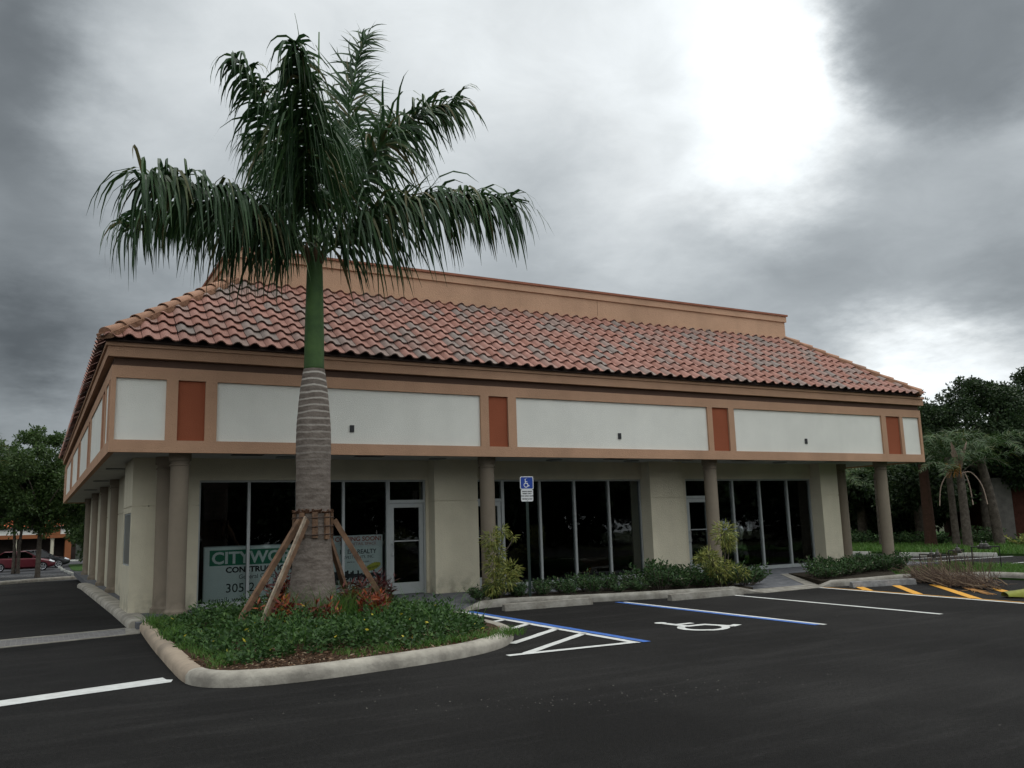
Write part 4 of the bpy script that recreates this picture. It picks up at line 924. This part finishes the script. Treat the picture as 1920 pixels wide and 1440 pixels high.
# crumbs scattered on the asphalt
n = 170; P = np.zeros((n, 3))
for i in range(n):
    if i < 150: c = random.choice([(3.6, 7.2), (4.4, 6.9), (5.3, 6.6), (6.1, 6.4), (2.9, 8.2)]); P[i] = (c[0]+random.gauss(0, .5), c[1]+random.gauss(0, .22), .006)
    else: P[i] = (random.uniform(-1, 14), random.uniform(4, 13), .006)
D = rng.normal(size=(n, 3)); D[:, 2] = .0
V = leaf_quads(P, D, rng.uniform(.01, .028, n), rng.uniform(.008, .02, n)); V[:, :, 2] = .006+rng.random((n, 4))*.006
tag(quads('gravel_crumbs', V, rng.random(n)*.5+.5, ramp_mat('crumb', [(0, (.08, .077, .07)), (1, (.18, .17, .15))], .9)), 'pale crumbs of gravel scattered over the black asphalt', 'gravel', kind='stuff')
# grass patches on the right
pts = []; hs = []
while len(pts) < 17000:
    x = random.uniform(17.5, 24.3); y = random.uniform(8.5, 19)
    if inside((x, y), [(17.75, 13.5), (19.55, 12.7), (19.6, 8.5), (24.25, 8.5), (24.3, 14.6), (24.8, 19), (23.3, 19), (23.25, 16.3), (19.95, 16.28), (19.35, 15.0)]): pts.append((x, y, .035)); hs.append(random.uniform(.03, .09))
blades('lawn_grass', pts, hs, .016, 'short bright green grass strip beside the right corner column')
pts = []; hs = []
while len(pts) < 20000:
    x = 29.6+random.random()**1.3*10; y = random.uniform(13, 34); pts.append((x, y, .05)); hs.append(random.uniform(.06, .2))
blades('far_lawn_grass', pts, hs, .03, 'green lawn beyond the side parking under the trees')

def bush(nst, h, rad, ll, lw, mt, name, up=.5, nper=26):
    P = []; D = []; st = MB()
    for s in range(nst):
        a = random.random()*2*PI; q = rad*math.sqrt(random.random())*.6; bx, by = q*math.cos(a), q*math.sin(a)
        a2 = random.random()*2*PI; tx, ty = bx*1.6+rad*.35*math.cos(a2), by*1.6+rad*.35*math.sin(a2); hh = h*random.uniform(.6, 1.05)*(1-.25*math.hypot(bx, by)/rad)
        st.tube([(bx*.5, by*.5, 0), ((bx+tx)/2, (by+ty)/2, hh*.55), (tx, ty, hh)], [.008, .006, .003], 4)
        for j in range(nper):
            t = .18+.82*(j+.5)/nper; x = bx*.5+(tx-bx*.5)*t; y = by*.5+(ty-by*.5)*t; an = j*2.4+random.random()
            P.append((x, y, hh*t)); D.append((math.cos(an), math.sin(an), random.uniform(-.2, .7)+(.8 if t > .9 else 0)))
    P = np.array(P); D = np.array(D); n = len(P)
    return st, leaf_quads(P, D, rng.uniform(ll*.7, ll*1.15, n), rng.uniform(lw*.8, lw*1.1, n)), rng.random(n)
SB = []
for v in range(3):
    e = empty('shrub', (0, 0, 0), 0, 'low dark green glossy shrub in the bed before the shop windows', 'shrub', 'low green shrubs in the beds along the storefront')
    st, V, A = bush(26, .46, .36, .085, .038, SHRUB, 'x', nper=22)
    so_ = st.build('stems', BARK, e); A = np.where(A > .985, 1, A*.96); quads('leaves', V, A, SHRUB, e); SB.append(e)
pos = []
def bed_front(x): return np.interp(x, [7.4, 8.2, 9.9, 11.6, 12.9, 13.5], [15.3, 15.45, 14.95, 14.55, 14.25, 14.05])
x = 8.2
while x < 13.85:
    yf = float(bed_front(x)); pos.append((x, yf+.22+random.uniform(-.06, .1), .70+(.38 if x > 11.3 else 0))); pos.append((x+.25, yf+.85, .82+(.36 if x > 11.3 else 0))); x += .50
pos += [(7.85, 15.65, .75), (14.35, 14.75, .85)]
for i in range(8): x = 15.95+.48*i; pos.append((x+.1, 14.25+.16*i if i < 6 else 14.9, .95)); pos.append((x+.45, 14.85+.1*i, 1.0))
used = set()
for i, (x, y, s) in enumerate(pos):
    k = i % 3; o = SB[k] if k not in used else copy_tree(SB[k]); used.add(k)
    o.location = (x, y, .12); o.rotation_euler = (0, 0, random.random()*6.28); o.scale = (s*1.05, s*1.05, s*random.uniform(.72, 1.25))
    if x > 15: o['label'] = 'low dark green glossy shrub in the bed beside the right corner columns'; o['group'] = 'low green shrubs by the right corner columns'
# crotons
for i, (x, y, h, lab) in enumerate([(3.2, 13.1, .52, 'red croton with yellow tipped leaves between the left props'), (3.62, 14.35, .85, 'tall dark red croton close to the left of the palm trunk'), (3.95, 13.2, .42, 'small green and red croton in front of the palm trunk'), (4.62, 13.9, .68, 'dark red croton touching the right side of the palm trunk'), (4.78, 13.25, .48, 'bright orange red croton right of the trunk in front'), (5.35, 14.5, .72, 'dusky purple croton behind the right prop')]):
    e = empty('croton', (x, y, .13), 0, lab, 'croton plant'); st, V, A = bush(18 if i != 2 else 10, h*1.0, .25, .16, .034, CROT, 'x', nper=22)
    st.build('stems', BARK, e); lo_, hi_ = [(.2, 1), (.05, .85), (.3, 1), (0, .6), (.35, .9), (0, .3)][i]; quads('leaves', V, lo_+A*(hi_-lo_), CROT, e)
# variegated shrubs
def varieg(loc, trunk, clusters, label):
    e = empty('variegated_shrub', loc, 0, label, 'shrub'); st = MB(); P = []; D = []
    for (a_, c_, r_) in clusters:
        st.tube(smooth_path([a_, ((a_[0]+c_[0])/2+.03, (a_[1]+c_[1])/2, (a_[2]+c_[2])/2), c_], 3), .012, 5)
        for _ in range(int(420*r_/.25*(r_/.25)**.6)):
            v = rng.normal(size=3); v /= np.linalg.norm(v); rr_ = r_*random.random()**.4
            p = np.array(c_)+v*rr_*[1, 1, 1]; P.append(p); d = v+np.array([0, 0, -.45])+rng.normal(size=3)*.35; D.append(d)
    st.build('stems', BARK, e); P = np.array(P); D = np.array(D); n = len(P)
    quads('leaves', leaf_quads(P, D, rng.uniform(.09, .16, n), rng.uniform(.016, .026, n)), rng.random(n), YLEAF, e); return e
varieg((8.25, 15.55, .12), 0, [((0, 0, 0), (-.15, 0, .30), .20), ((0, 0, 0), (.12, 0, .42), .24), ((0, 0, .3), (-.10, 0, .62), .19), ((0, 0, .5), (-.07, .02, .88), .19), ((0, 0, .7), (-.17, 0, 1.15), .17), ((0, 0, .8), (.06, 0, 1.33), .13), ((0, 0, .3), (.28, 0, .55), .17), ((.1, 0, .9), (.34, 0, 1.22), .05)], 'tall yellow green variegated shrub in front of the middle column')
varieg((12.92, 14.28, .11), 0, [((0, 0, 0), (.0, 0, .38), .24), ((0, 0, 0), (-.22, 0, .55), .20), ((0, 0, .3), (-.52, 0, .66), .11), ((0, 0, .3), (-.3, 0, .7), .14), ((.1, 0, .3), (.18, 0, 1.15), .24), ((.15, 0, .3), (.28, 0, .92), .14), ((0, 0, .2), (.35, 0, .32), .16), ((0, 0, .2), (.62, 0, .30), .11)], 'yellow green variegated shrub with two puffs in front of the column right of centre')

# ------------------------------------------------------------ heap of dead branches, palm boot, pipes
n = 700; b = MB()
def curve_twig(a, d, l, r0, sag=.2):
    d = Vector(d).normalized(); p = Vector(a); pts_ = [p.copy()]
    for s in range(5):
        d = (d+Vector((random.gauss(0, .16), random.gauss(0, .16), random.gauss(0, .10)+sag*.1))).normalized(); p = p+d*l/5; p.z = max(p.z, .012); pts_.append(p.copy())
    b.tube(pts_, [r0*(1-.75*i/5) for i in range(6)], 4, random.uniform(.01, 1), cap=False)
Apt = Vector((17.9, 13.15, 0)); Bpt = Vector((16.75, 10.7, 0))
for _ in range(620):
    t = random.random(); base = Apt.lerp(Bpt, t)+Vector((random.gauss(0, .16), random.gauss(0, .16), abs(random.gauss(.06, .07))+.01))
    ang = random.gauss(0, .5); dv = (Apt-Bpt).normalized(); dv = Vector((dv.x*math.cos(ang)-dv.y*math.sin(ang), dv.x*math.sin(ang)+dv.y*math.cos(ang), random.uniform(.02, .75)*(1.1-t*.6)))
    curve_twig(base, dv, random.uniform(.3, .75), random.uniform(.004, .011))
for _ in range(150):
    base = Apt.lerp(Bpt, random.uniform(.15, .95))+Vector((random.gauss(.2, .15), random.gauss(.1, .15), .03)); curve_twig(base, (random.gauss(0, .12), random.gauss(0, .12), 1), random.uniform(.4, .95), random.uniform(.003, .006), .3)
for _ in range(70):
    base = Apt.lerp(Bpt, random.uniform(-.05, .45))+Vector((random.gauss(0, .12), random.gauss(0, .12), random.uniform(.02, .12))); dd = (Apt-Bpt).normalized()
    curve_twig(base, (dd.x*.8+random.gauss(0, .3), dd.y*.8+random.gauss(0, .3), random.uniform(.35, 1.1)), random.uniform(.3, .6), random.uniform(.010, .017), .25)
tag(b.build('branch_heap', TWIG), 'heap of brown dead branches and stalks lying on the kerb at right', 'branches')
b = MB(); vs = []; fs = []
k = 22
for i in range(k):
    t = i/(k-1); w_ = .25*math.sin(PI*min(1, .13+t*.75))**.6; 
    for j in range(9):
        a = PI*j/8; vs.append((t*1.5, math.cos(a)*w_, .02+math.sin(a)*w_*.62*(1-.15*t)+.01*math.sin(9*t+j)))
for i in range(k-1):
    for j in range(8): fs.append((i*9+j, (i+1)*9+j, (i+1)*9+j+1, i*9+j+1))
fs += [tuple(range(9))[::-1], tuple((k-1)*9+j for j in range(9))]
b.add(vs, fs); pb = b.build('palm_sheath', BOOT, smooth=True); pb.location = (15.55, 9.72, 0); pb.rotation_euler = (0, 0, R_(-33)); tag(pb, 'green and yellow fallen palm leaf sheath lying on the yellow stripes', 'palm sheath')
b = MB()
for s in range(26):
    a = Vector((16.9, 11.45, .015)); t = random.uniform(0, .7); p = a+Vector((-1.05, -1.25, 0))*t; b.tube([p, p+Vector((-.25, -.3, 0))+Vector((random.gauss(0, .04), random.gauss(0, .04), .01)), p+Vector((-.5, -.58, 0))+Vector((random.gauss(0, .09), random.gauss(0, .09), .0))], [.007, .006, .003], 4)
tag(b.build('palm_flower_stalk', mat('orange_stalk', (.42, .22, .08), .8, .2, 0, 1, .2, 9)), 'orange dried palm flower stalk spread on the yellow striped asphalt', 'palm stalk')
def pipe_rig(pts, valves, label):
    e = empty('water_pipe', tuple(pts[0]), 0, label, 'water pipe'); o_ = Vector(pts[0]); b = MB(); b.tube([Vector(p)-o_ for p in pts], .019, 8); b.build('pipe', BLACK, e)
    for v in valves:
        q = Vector(v)-o_; b = MB(); b.lathe([(.03, -.07), (.075, -.06), (.08, .0), (.06, .07), (.03, .09)], (0, 0), 10); b.v = [(x+q.x, y+q.y, z+q.z) for x, y, z in b.v]
        b.tube([q+Vector((0, 0, .06)), q+Vector((.02, .01, .16))], .012, 6); b.tube([q+Vector((-.09, -.05, .12)), q+Vector((.09, .05, .13))], .012, 5); b.tube([q+Vector((-.02, -.13, -.02)), q+Vector((.02, .13, -.02))], [.05, .05], 8); b.build('valve', mat('valve_metal', (.06, .055, .05), .5, .5, 0, 1, .3, 20) if 'valve_metal' not in bpy.data.materials else bpy.data.materials['valve_metal'], e)
pipe_rig([(23.3, 17.05, .08), (23.3, 17.05, .33), (23.2, 16.1, .33), (23.2, 16.1, .08)], [(23.26, 16.62, .31), (23.22, 16.4, .33)], 'low black water pipe with valve left of the dead branches')
pipe_rig([(22.95, 15.85, .08), (22.95, 15.85, .46), (22.9, 15.35, .5), (22.9, 15.35, .08)], [(22.92, 15.55, .47)], 'middle black water pipe with valve above the dead branches')
pipe_rig([(22.8, 15.05, .08), (22.8, 15.05, .58), (22.62, 14.14, .61), (22.62, 14.14, .0)], [(22.7, 14.55, .6), (22.72, 14.68, .6)], 'tallest black water pipe loop above the dead branches at right')

# ------------------------------------------------------------ trees
def crown(clumps, nleaf, size, flat=.9):
    P = []; D = []
    for (c, r) in clumps:
        k = int(nleaf*(r/.7)**2); v = rng.normal(size=(k, 3)); v /= np.linalg.norm(v, axis=1, keepdims=True); rr_ = r*rng.random(k)**.45*(1+.35*np.sin(5*v[:, 0]+3*c[0])*np.sin(4*v[:, 2]+c[1]))
        P.append(np.array(c)+v*rr_[:, None]*[1, 1, flat]); D.append(v+rng.normal(size=(k, 3))*.7+[0, 0, -.15])
    P = np.concatenate(P); D = np.concatenate(D); n = len(P)
    return leaf_quads(P, D, rng.uniform(size*.6, size*1.25, n), rng.uniform(size*.4, size*.7, n)), rng.random(n)
def tree(loc, h, tr, crx, crz, zc, nclump, cr, nleaf, size, leafm, label, group=None, barkm=BARK, lean=(0, 0), name='tree', seed=0, stems=1):
    random.seed(seed); global rng; rng = np.random.default_rng(seed)
    e = empty(name, loc, 0, label, 'tree', group); cl = []; b = MB()
    for i in range(nclump):
        v = rng.normal(size=3); v /= np.linalg.norm(v); q = random.random()**.33
        c = np.array([v[0]*crx*q, v[1]*crx*q, zc+v[2]*crz*q]); c[0] += lean[0]; c[1] += lean[1]
        r = cr*random.uniform(.55, 1.2); cl.append((c, r))
    # few clumps stick out of the top so that the outline is ragged
    for i in range(nclump//2):
        a = random.random()*2*PI; q = random.random()*.85; cl.append((np.array([lean[0]+crx*q*math.cos(a), lean[1]+crx*q*math.sin(a), zc+crz*math.sqrt(1-q*q)*random.uniform(1.0, 1.25)]), cr*random.uniform(.22, .5)))
    fork = h*.42
    for s in range(stems):
        ox = (s-(stems-1)/2)*tr*2.2
        b.tube(smooth_path([(ox, 0, -.15), (ox+lean[0]*.15, lean[1]*.15, fork*.5), (ox*1.8+lean[0]*.4, lean[1]*.4, fork)], 4), [tr*1.25]+[tr*(1-.4*i/8) for i in range(8)], 10)
    top = Vector((lean[0]*.4, lean[1]*.4, fork))
    for (c, r) in cl[:nclump:2]:
        c = Vector(c); b.tube(smooth_path([top-Vector((0, 0, .2)), top.lerp(c, .45)+Vector((random.gauss(0, .2), random.gauss(0, .2), -.1*h/8)), c], 3), [tr*.5*(1-.85*i/6) for i in range(7)], 5, cap=False)
    b.build('trunk', barkm, e, smooth=True)
    V, A = crown(cl, nleaf, size); quads('crown', V, A, leafm, e); return e
# oaks beyond the lawn on the right
tree((43.5, 27.6, 0), 9, .35, 2.7, 2.5, 5.4, 34, .85, 900, .17, TREEL, 'tall dark oak behind the leaning palm, right of the building', seed=3)
tree((46.3, 25.6, 0), 9.5, .4, 2.6, 3.0, 5.6, 38, .85, 900, .17, TREEL, 'tallest dark oak at the right edge of the view', seed=4)
tree((41.6, 30.2, 0), 8, .3, 2.8, 2.2, 5.2, 32, .8, 900, .17, TREEL, 'dark oak just beyond the right end of the roof', seed=5)
tree((40.5, 33.0, 0), 7, .3, 3.0, 2.3, 4.0, 30, 1.1, 360, .27, TREEL, 'dark tree seen between the two right corner columns', seed=6)
tree((48.5, 22.5, 0), 9, .4, 3.2, 3.0, 5.0, 30, 1.1, 500, .22, TREEL, 'dark oak past the right edge behind the tile roofed house', seed=8)
tree((38.6, 27.6, 0), 5, .2, 2.6, 1.3, 3.2, 26, .9, 400, .2, TREEL, 'bushy dark tree behind the reddish palm trunk', seed=9)
tree((44, 33.5, 0), 6, .3, 4.2, 2.6, 3.2, 36, 1.3, 300, .3, TREEL, 'low dense dark tree filling the background behind the corner columns', seed=10)
tree((50, 29, 0), 7, .3, 4.2, 3.0, 3.4, 36, 1.3, 300, .3, TREEL, 'dense dark tree behind the low red house', seed=12)
# low bushes under the trees
for i, (x, y, l, s) in enumerate([(36.5, 27.6, 'dark undergrowth bush behind the outer corner column', 1.1), (36.2, 25.6, 'dark undergrowth bush left of the reddish palm trunk', 1.), (36.9, 23.9, 'dark undergrowth bush between the palm trunks', 1.), (35.6, 20.9, 'yellow green bush in front of the red house', .8), (37.4, 21.6, 'dark bush at the foot of the red house wall', .9), (36.4, 29.8, 'dark undergrowth bush between the corner columns', 1.2)]):
    random.seed(60+i); e = empty('bush', (x, y, .02), 0, l, 'bush'); st, V, A = bush(34, .8*s*random.uniform(.6, 1.1), .9*s, .16, .06, SHRUB, 'x', nper=26); st.build('stems', BARK, e); quads('leaves', V, A*.95, YLEAF if i == 3 else SHRUB, e)
# queen palms
def queen(loc, h, tr, nf, fl, label, bark=BARK, lean=(0, 0), seed=1, dead=0, ll=.55, nl=46, droop=1.1, name='palm_tree', az=None, wd=.028):
    random.seed(seed); global rng; rng = np.random.default_rng(seed)
    e = empty(name, loc, 0, label, 'palm tree'); b = MB(); top = Vector((lean[0], lean[1], h))
    b.tube(smooth_path([(0, 0, -.1), (lean[0]*.35, lean[1]*.35, h*.5), tuple(top)], 6), [tr*1.25, tr*1.1]+[tr*(1-.25*i/11) for i in range(11)], 12); b.build('trunk', bark, e, smooth=True)
    for i in range(nf):
        a = (i*2.4+random.uniform(-.2, .2)) if az is None else az[i % len(az)]+random.uniform(-.1, .1); el = random.uniform(.2, 1.25); l = fl*random.uniform(.85, 1.1)
        d = Vector((math.cos(a), math.sin(a), 0)); p = [top]
        p.append(top+d*l*.33*math.cos(el)+Vector((0, 0, l*.33*math.sin(el)))); p.append(p[-1]+d*l*.34*math.cos(el*.5)+Vector((0, 0, l*.3*math.sin(el*.35)))); p.append(p[-1]+d*l*.33*math.cos(-.4)+Vector((0, 0, -l*.16*(1.4-el*.6))))
        Q, Rn, mb = frond(p, nl, ll, wd, droop, wind=(.05, 0, 0), seg=4, start=.16, rad=.022); fo = mb.build('frond', bark if i < dead else SHAFT, e, smooth=True); quads('leaflets', np.array(Q), Rn, PALM2, fo)
    return e, top
queen((34.9, 24.9, 0), 3.7, .25, 13, 2.9, 'feathery palm with reddish trunk at the end of the fascia', BARKR, seed=21, ll=.75, nl=55)
e, top = queen((33.9, 22.5, 0), 3.1, .19, 5, 2.4, 'scruffy palm with pale dead leaf bases in front of the oaks', BARK, seed=22, dead=3, az=[3.3, -.6, 2.9, -.9, .2, 3.7, -1.3])
b = MB()
for i in range(8):
    a = i*.8; l = random.uniform(.8, 1.5); d = Vector((math.cos(a)*.3, math.sin(a)*.3, 1)).normalized(); s_ = Vector((-math.sin(a), math.cos(a), 0))
    pts_ = [top+d*l*t for t in (0, .25, .6, .85, 1)]; ws = (.04, .08, .11, .075, .01); vs = []
    for p_, w_ in zip(pts_, ws): vs += [p_-s_*w_, p_+d.cross(s_)*w_*.5, p_+s_*w_]
    b.add(vs, [(j*3, j*3+1, j*3+4, j*3+3) for j in range(4)]+[(j*3+1, j*3+2, j*3+5, j*3+4) for j in range(4)])
for sx_ in (-1, 1, .4):
    b.tube(smooth_path([top, top+Vector((.35*sx_, -.25*sx_, .05)), top+Vector((.62*sx_, -.5*sx_, -.5)), top+Vector((.7*sx_, -.6*sx_, -1.3))], 4), .022, 5)
b.build('dead_spathe', mat('dead_spathe', (.36, .27, .22), .85, .2, .2, 12, .3, 4), e)
b = MB()
for i in range(90): a = random.random()*6.28; b.tube([top+Vector((-.1, 0, .1)), top+Vector((-.25+.14*math.cos(a), .2*math.sin(a), .35+random.uniform(-.2, .1))), top+Vector((-.45+.3*math.cos(a), .3*math.sin(a), random.uniform(-.2, .45)))], .006, 3, cap=False)
b.build('seed_cluster', mat('orange_seeds', (.32, .15, .03), .8), e)
queen((35.0, 23.75, 0), 3.9, .15, 11, 2.7, 'feathery palm just behind the scruffy palm', BARK, seed=23, ll=.7, nl=50)
queen((36.5, 22.75, 0), 3.7, .22, 12, 2.9, 'leaning palm with arching fronds in front of the red house', BARK, lean=(-.55, .1), seed=24, ll=.6, nl=50)
queen((34.6, 27.2, 0), 3.4, .13, 10, 2.6, 'feathery palm behind the outer corner column', BARK, seed=25, ll=.7, nl=45)
queen((36.5, 30.8, 0), 2.9, .13, 10, 2.4, 'bright feathery palm between the two right corner columns', BARK, seed=27, ll=.6, nl=45)
# left side trees
tree((.29, 50.6, hgt(0, 50.6)), 6.6, .13, 3.4, 2.2, 4.7, 56, .8, 800, .16, TREEL2, 'slim grey trunk tree on the kerbed verge left of the building', seed=31)
tree((-3.6, 54, hgt(0, 54)), 7.2, .2, 3.2, 2.5, 4.7, 44, .85, 700, .17, TREEL2, 'broad leafy tree at the left edge of the view', seed=32)
tree((-.9, 66, hgt(0, 66)), 7.5, .12, 2.8, 2.2, 4.9, 40, .8, 600, .18, TREEL2, 'forked tree behind the red car', seed=33, stems=2)
tree((4.6, 62, hgt(0, 62)), 6.0, .2, 3.2, 1.9, 3.9, 38, .95, 420, .22, TREEL2, 'leafy tree on the far lawn next to the side columns', seed=34)
tree((6.5, 84, -.8), 7.5, .25, 4.6, 2.7, 4.0, 40, 1.3, 380, .3, TREEL2, 'dark tree at the far end of the left lawn', seed=35)
e, _ = queen((-2.7, 25.0, 0), 3.7, .16, 11, 2.5, 'palm whose frond tips reach in at the left edge', BARK, seed=41, ll=.6, nl=60)
# trees across the lot, mirrored in the glass
for i, (x, y, s) in enumerate([(-7, -15, 1.0), (1, -17, 1.1), (9, -15, 1.0), (17, -17, 1.15), (25, -15, 1.05), (33, -16, 1.2), (41, -12, 1.2), (49, -6, 1.2)]):
    if i == 0: bt = tree((x, y, 0), 7, .35, 5.2, 3.4, 3.4, 46, 1.3, 190, .36, TREEL, 'broad dark tree across the lot, mirrored in the shop windows', 'trees across the lot mirrored in the glass', seed=50)
    else: bt2 = copy_tree(bt); bt2.location = (x, y, 0); bt2.scale = (s, s, s); bt2.rotation_euler = (0, 0, i*1.3)

# ------------------------------------------------------------ red house behind the palms
hb = empty('red_house', (44.6, 26.6, 0), R_(-35), 'low dark red house with orange tile roof behind the palms', 'building')
b = MB(); b.box(-1.2, 9, .5, 7, -.1, 2.95); b.build('wall', BRICKD, hb)
b = MB(); b.box(-1.2, -.3, -.1, .5, -.1, 3.2); b.build('pier', mat('grey_pier', (.13, .12, .11), .9, .1, .4, 20, .2, 3), hb)
for wx in (1.0, 3.2):
    b = MB(); b.box(wx, wx+.9, .42, .5, 1.0, 2.1); wo_ = b.build('window', SIGNK, hb); b = MB(); b.box(wx+.06, wx+.84, .40, .42, 1.06, 2.04); b.build('pane', mat('dull_pane', (.10, .11, .12), .2, .6) if 'dull_pane' not in bpy.data.materials else bpy.data.materials['dull_pane'], wo_)
b = MB()
for c in range(7):
    for i in range(38):
        x = -.4+i*.26; y0 = -.35+c*.42; z0 = 2.95+c*.26; vs = []
        for (yy, z_) in ((y0, z0+.04), (y0+.46, z0+.27)):
            for j in range(6): t = j/5; vs.append((x+t*.26, yy, z_+.07*math.sin(PI*t)))
        b.add(vs, [(j, j+1, 7+j, 6+j) for j in range(5)], random.uniform(.01, .6))
b.build('roof_tiles', ramp_mat('orange_tile', [(0, (.42, .13, .06)), (1, (.3, .09, .05))], .8), hb)
b = MB(); b.add([(-.4, -.3, 2.93), (9.4, -.3, 2.93), (9.4, 3.1, 4.85), (-.4, 3.1, 4.85)], [(0, 1, 2, 3), (3, 2, 1, 0)][:1]); b.box(-.4, 9.4, -.32, -.28, 2.78, 2.95); b.build('eave', SIGNK, hb)
# ------------------------------------------------------------ shops at the far left
sh = empty('far_shops', (0, 104, -.8), 0, 'distant orange and white shop row with tile roof beyond the parked cars', 'building')
OR2 = mat('far_orange', (.26, .10, .045), .9, .1, .2, 3, .1, 1)
b = MB(); b.box(-12, 4.2, 3, 9, 0, 3.4); b.build('wall', mat('far_wall', (.05, .04, .035), .9, .1, 0, 1, .3, 1), sh)
b = MB(); b.box(-12, 3.6, -.3, 3, 2.35, 2.75); b.box(-12, 3.6, -.32, 3, 3.45, 3.55); b.box(1.0, 2.5, -.34, 0, 2.75, 3.45); b.box(3.0, 3.6, 0, 3, 0, 2.35); b.build('fascia', OR2, sh)
b = MB(); b.box(-12, 3.6, -.25, 3, 2.75, 3.45); b.build('sign_band', WHITE, sh)
for x in (-8.4, -5, -1.6, 1.8):
    b = MB(); b.lathe([(.2, 0), (.17, .2), (.17, 2.1), (.24, 2.35)], (x, .1), 12); b.build('column', CREAM, sh)
b = MB()
for c in range(6):
    for i in range(52):
        x = -12+i*.31; y0 = -.6+c*.5; z0 = 3.5+c*.33; b.add([(x, y0, z0), (x+.15, y0, z0+.12), (x+.31, y0, z0), (x, y0+.55, z0+.36), (x+.15, y0+.55, z0+.46), (x+.31, y0+.55, z0+.36)], [(0, 1, 4, 3), (1, 2, 5, 4)], random.uniform(.01, 1))
b.build('roof_tiles', ramp_mat('far_tile', [(0, (.62, .17, .07)), (1, (.5, .12, .05))], .8), sh)
b = MB(); b.box(-12, 4, -.62, 3, 3.38, 3.5); b.build('eave', SIGNK, sh)
b = MB(); b.box(-14, 1.2, 0, .2, 0, 1.9); w2 = b.build('blank_wall', mat('green_grey_wall', (.07, .075, .062), .9, .1, .3, 3, .15, 1), None); w2.location = (7.5, 101, -.8); w2.rotation_euler = (0, 0, R_(20)); w2.scale = (.27, 1, 1)
tag(w2, 'blank grey wall at the far end of the left lot', 'wall')

# ------------------------------------------------------------ cars
def car(name, loc, rz, paint, label, hatch=False):
    e = empty(name, loc, rz, label, 'car'); L2 = 2.2
    st = [(-2.2, .45, .75, .70), (-2.1, .35, .92, .80), (-1.6, .22, 1.0, .86), (-.9, .2, .98, .88), (0, .2, .96, .89), (.8, .2, .95, .89), (1.3, .2, .88, .88), (1.8, .22, .78, .85), (2.1, .3, .66, .76), (2.22, .4, .56, .62)]
    vs = []; fs = []; q = 10
    for (x, zb, zt, w_) in st:
        vs += [(x, -w_*.8, zb), (x, -w_, zb+.12), (x, -w_*1.01, (zb+zt)/2+.05), (x, -w_*.97, zt-.08), (x, -w_*.82, zt), (x, w_*.82, zt), (x, w_*.97, zt-.08), (x, w_*1.01, (zb+zt)/2+.05), (x, w_, zb+.12), (x, w_*.8, zb)]
    for i in range(len(st)-1):
        for j in range(q): fs.append((i*q+j, i*q+(j+1) % q, (i+1)*q+(j+1) % q, (i+1)*q+j))
    fs += [tuple(range(q))[::-1], tuple((len(st)-1)*q+j for j in range(q))]
    b = MB(); b.add(vs, fs)
    b.add([(-1.15, -.62, 1.40), (.25, -.60, 1.42), (.25, .60, 1.42), (-1.15, .62, 1.40), (-1.15, -.6, 1.45), (.2, -.56, 1.46), (.2, .56, 1.46), (-1.15, .6, 1.45)], [(0, 3, 2, 1), (4, 5, 6, 7), (0, 1, 5, 4), (1, 2, 6, 5), (2, 3, 7, 6), (3, 0, 4, 7)])
    for s in (-1, 1):
        b.bar((.25, s*.6, 1.42), (1.08, s*.74, .93), .05, .05); b.bar((-1.15, s*.62, 1.42), (-1.85, s*.72, .98), .07, .05); b.bar((-.35, s*.64, 1.42), (-.3, s*.79, .96), .06, .03)
    b.build('body', paint, e, smooth=True, angle=35)
    b = MB(); b.add([(-1.8, -.73, .97), (1.05, -.76, .93), (.25, -.61, 1.41), (-1.13, -.63, 1.41), (-1.8, .73, .97), (1.05, .76, .93), (.25, .61, 1.41), (-1.13, .63, 1.41)], [(0, 1, 2, 3), (7, 6, 5, 4), (1, 5, 6, 2), (4, 0, 3, 7)]); b.build('glass', CGLASS, e)
    for x in (-1.38, 1.38):
        for s in (-1, 1):
            b = MB(); y_ = s*.80; b.tube([(x, y_-.1, .32), (x, y_+.1, .32)], .325, 24); wh = b.build('wheel', TYRE, e, smooth=True, angle=35)
            b = MB(); b.tube([(x, y_+s*.1, .32), (x, y_+s*.108, .32)], .07, 10)
            for k in range(5): a = k*2*PI/5; b.bar((x, y_+s*.106, .32), (x+.2*math.cos(a), y_+s*.106, .32+.2*math.sin(a)), .012, .06, up=(-math.sin(a), 0, math.cos(a)))
            b.tube([(x+.21*math.cos(t*PI/8), y_+s*.105, .32+.21*math.sin(t*PI/8)) for t in range(17)], .02, 5, cap=False); b.build('rim', RIM, wh)
    for s in (-1, 1):
        b = MB(); b.add([(1.78, s*.865, .70), (2.12, s*.77, .60), (2.19, s*.62, .62), (1.85, s*.74, .795)], [(0, 1, 2, 3)]); b.v += [(x, y_+s*.012, z+.012) for x, y_, z in b.v]; b.f = [(0, 1, 2, 3)[::-1], (4, 5, 6, 7), (0, 1, 5, 4), (1, 2, 6, 5), (2, 3, 7, 6), (3, 0, 4, 7)]; b.r = [0]*6; b.build('headlight', LAMP, e)
        b = MB(); b.tube([(.75, s*.86, 1.0), (.75, s*.98, 1.02)], [.05, .07], 8); b.build('mirror', paint, e)
    return e
car('parked_car', (-.65, 74.8, -.8), 0, CARR, 'dark red saloon car parked at the left edge, partly behind the thin tree')
car('parked_car', (.5, 79.8, -.8), 0, CARK, 'black car parked just behind the red one')
car('parked_car', (-6.5, 79.0, -.8), 0, CARK, 'second dark car beyond the red car, past the left edge') if False else None
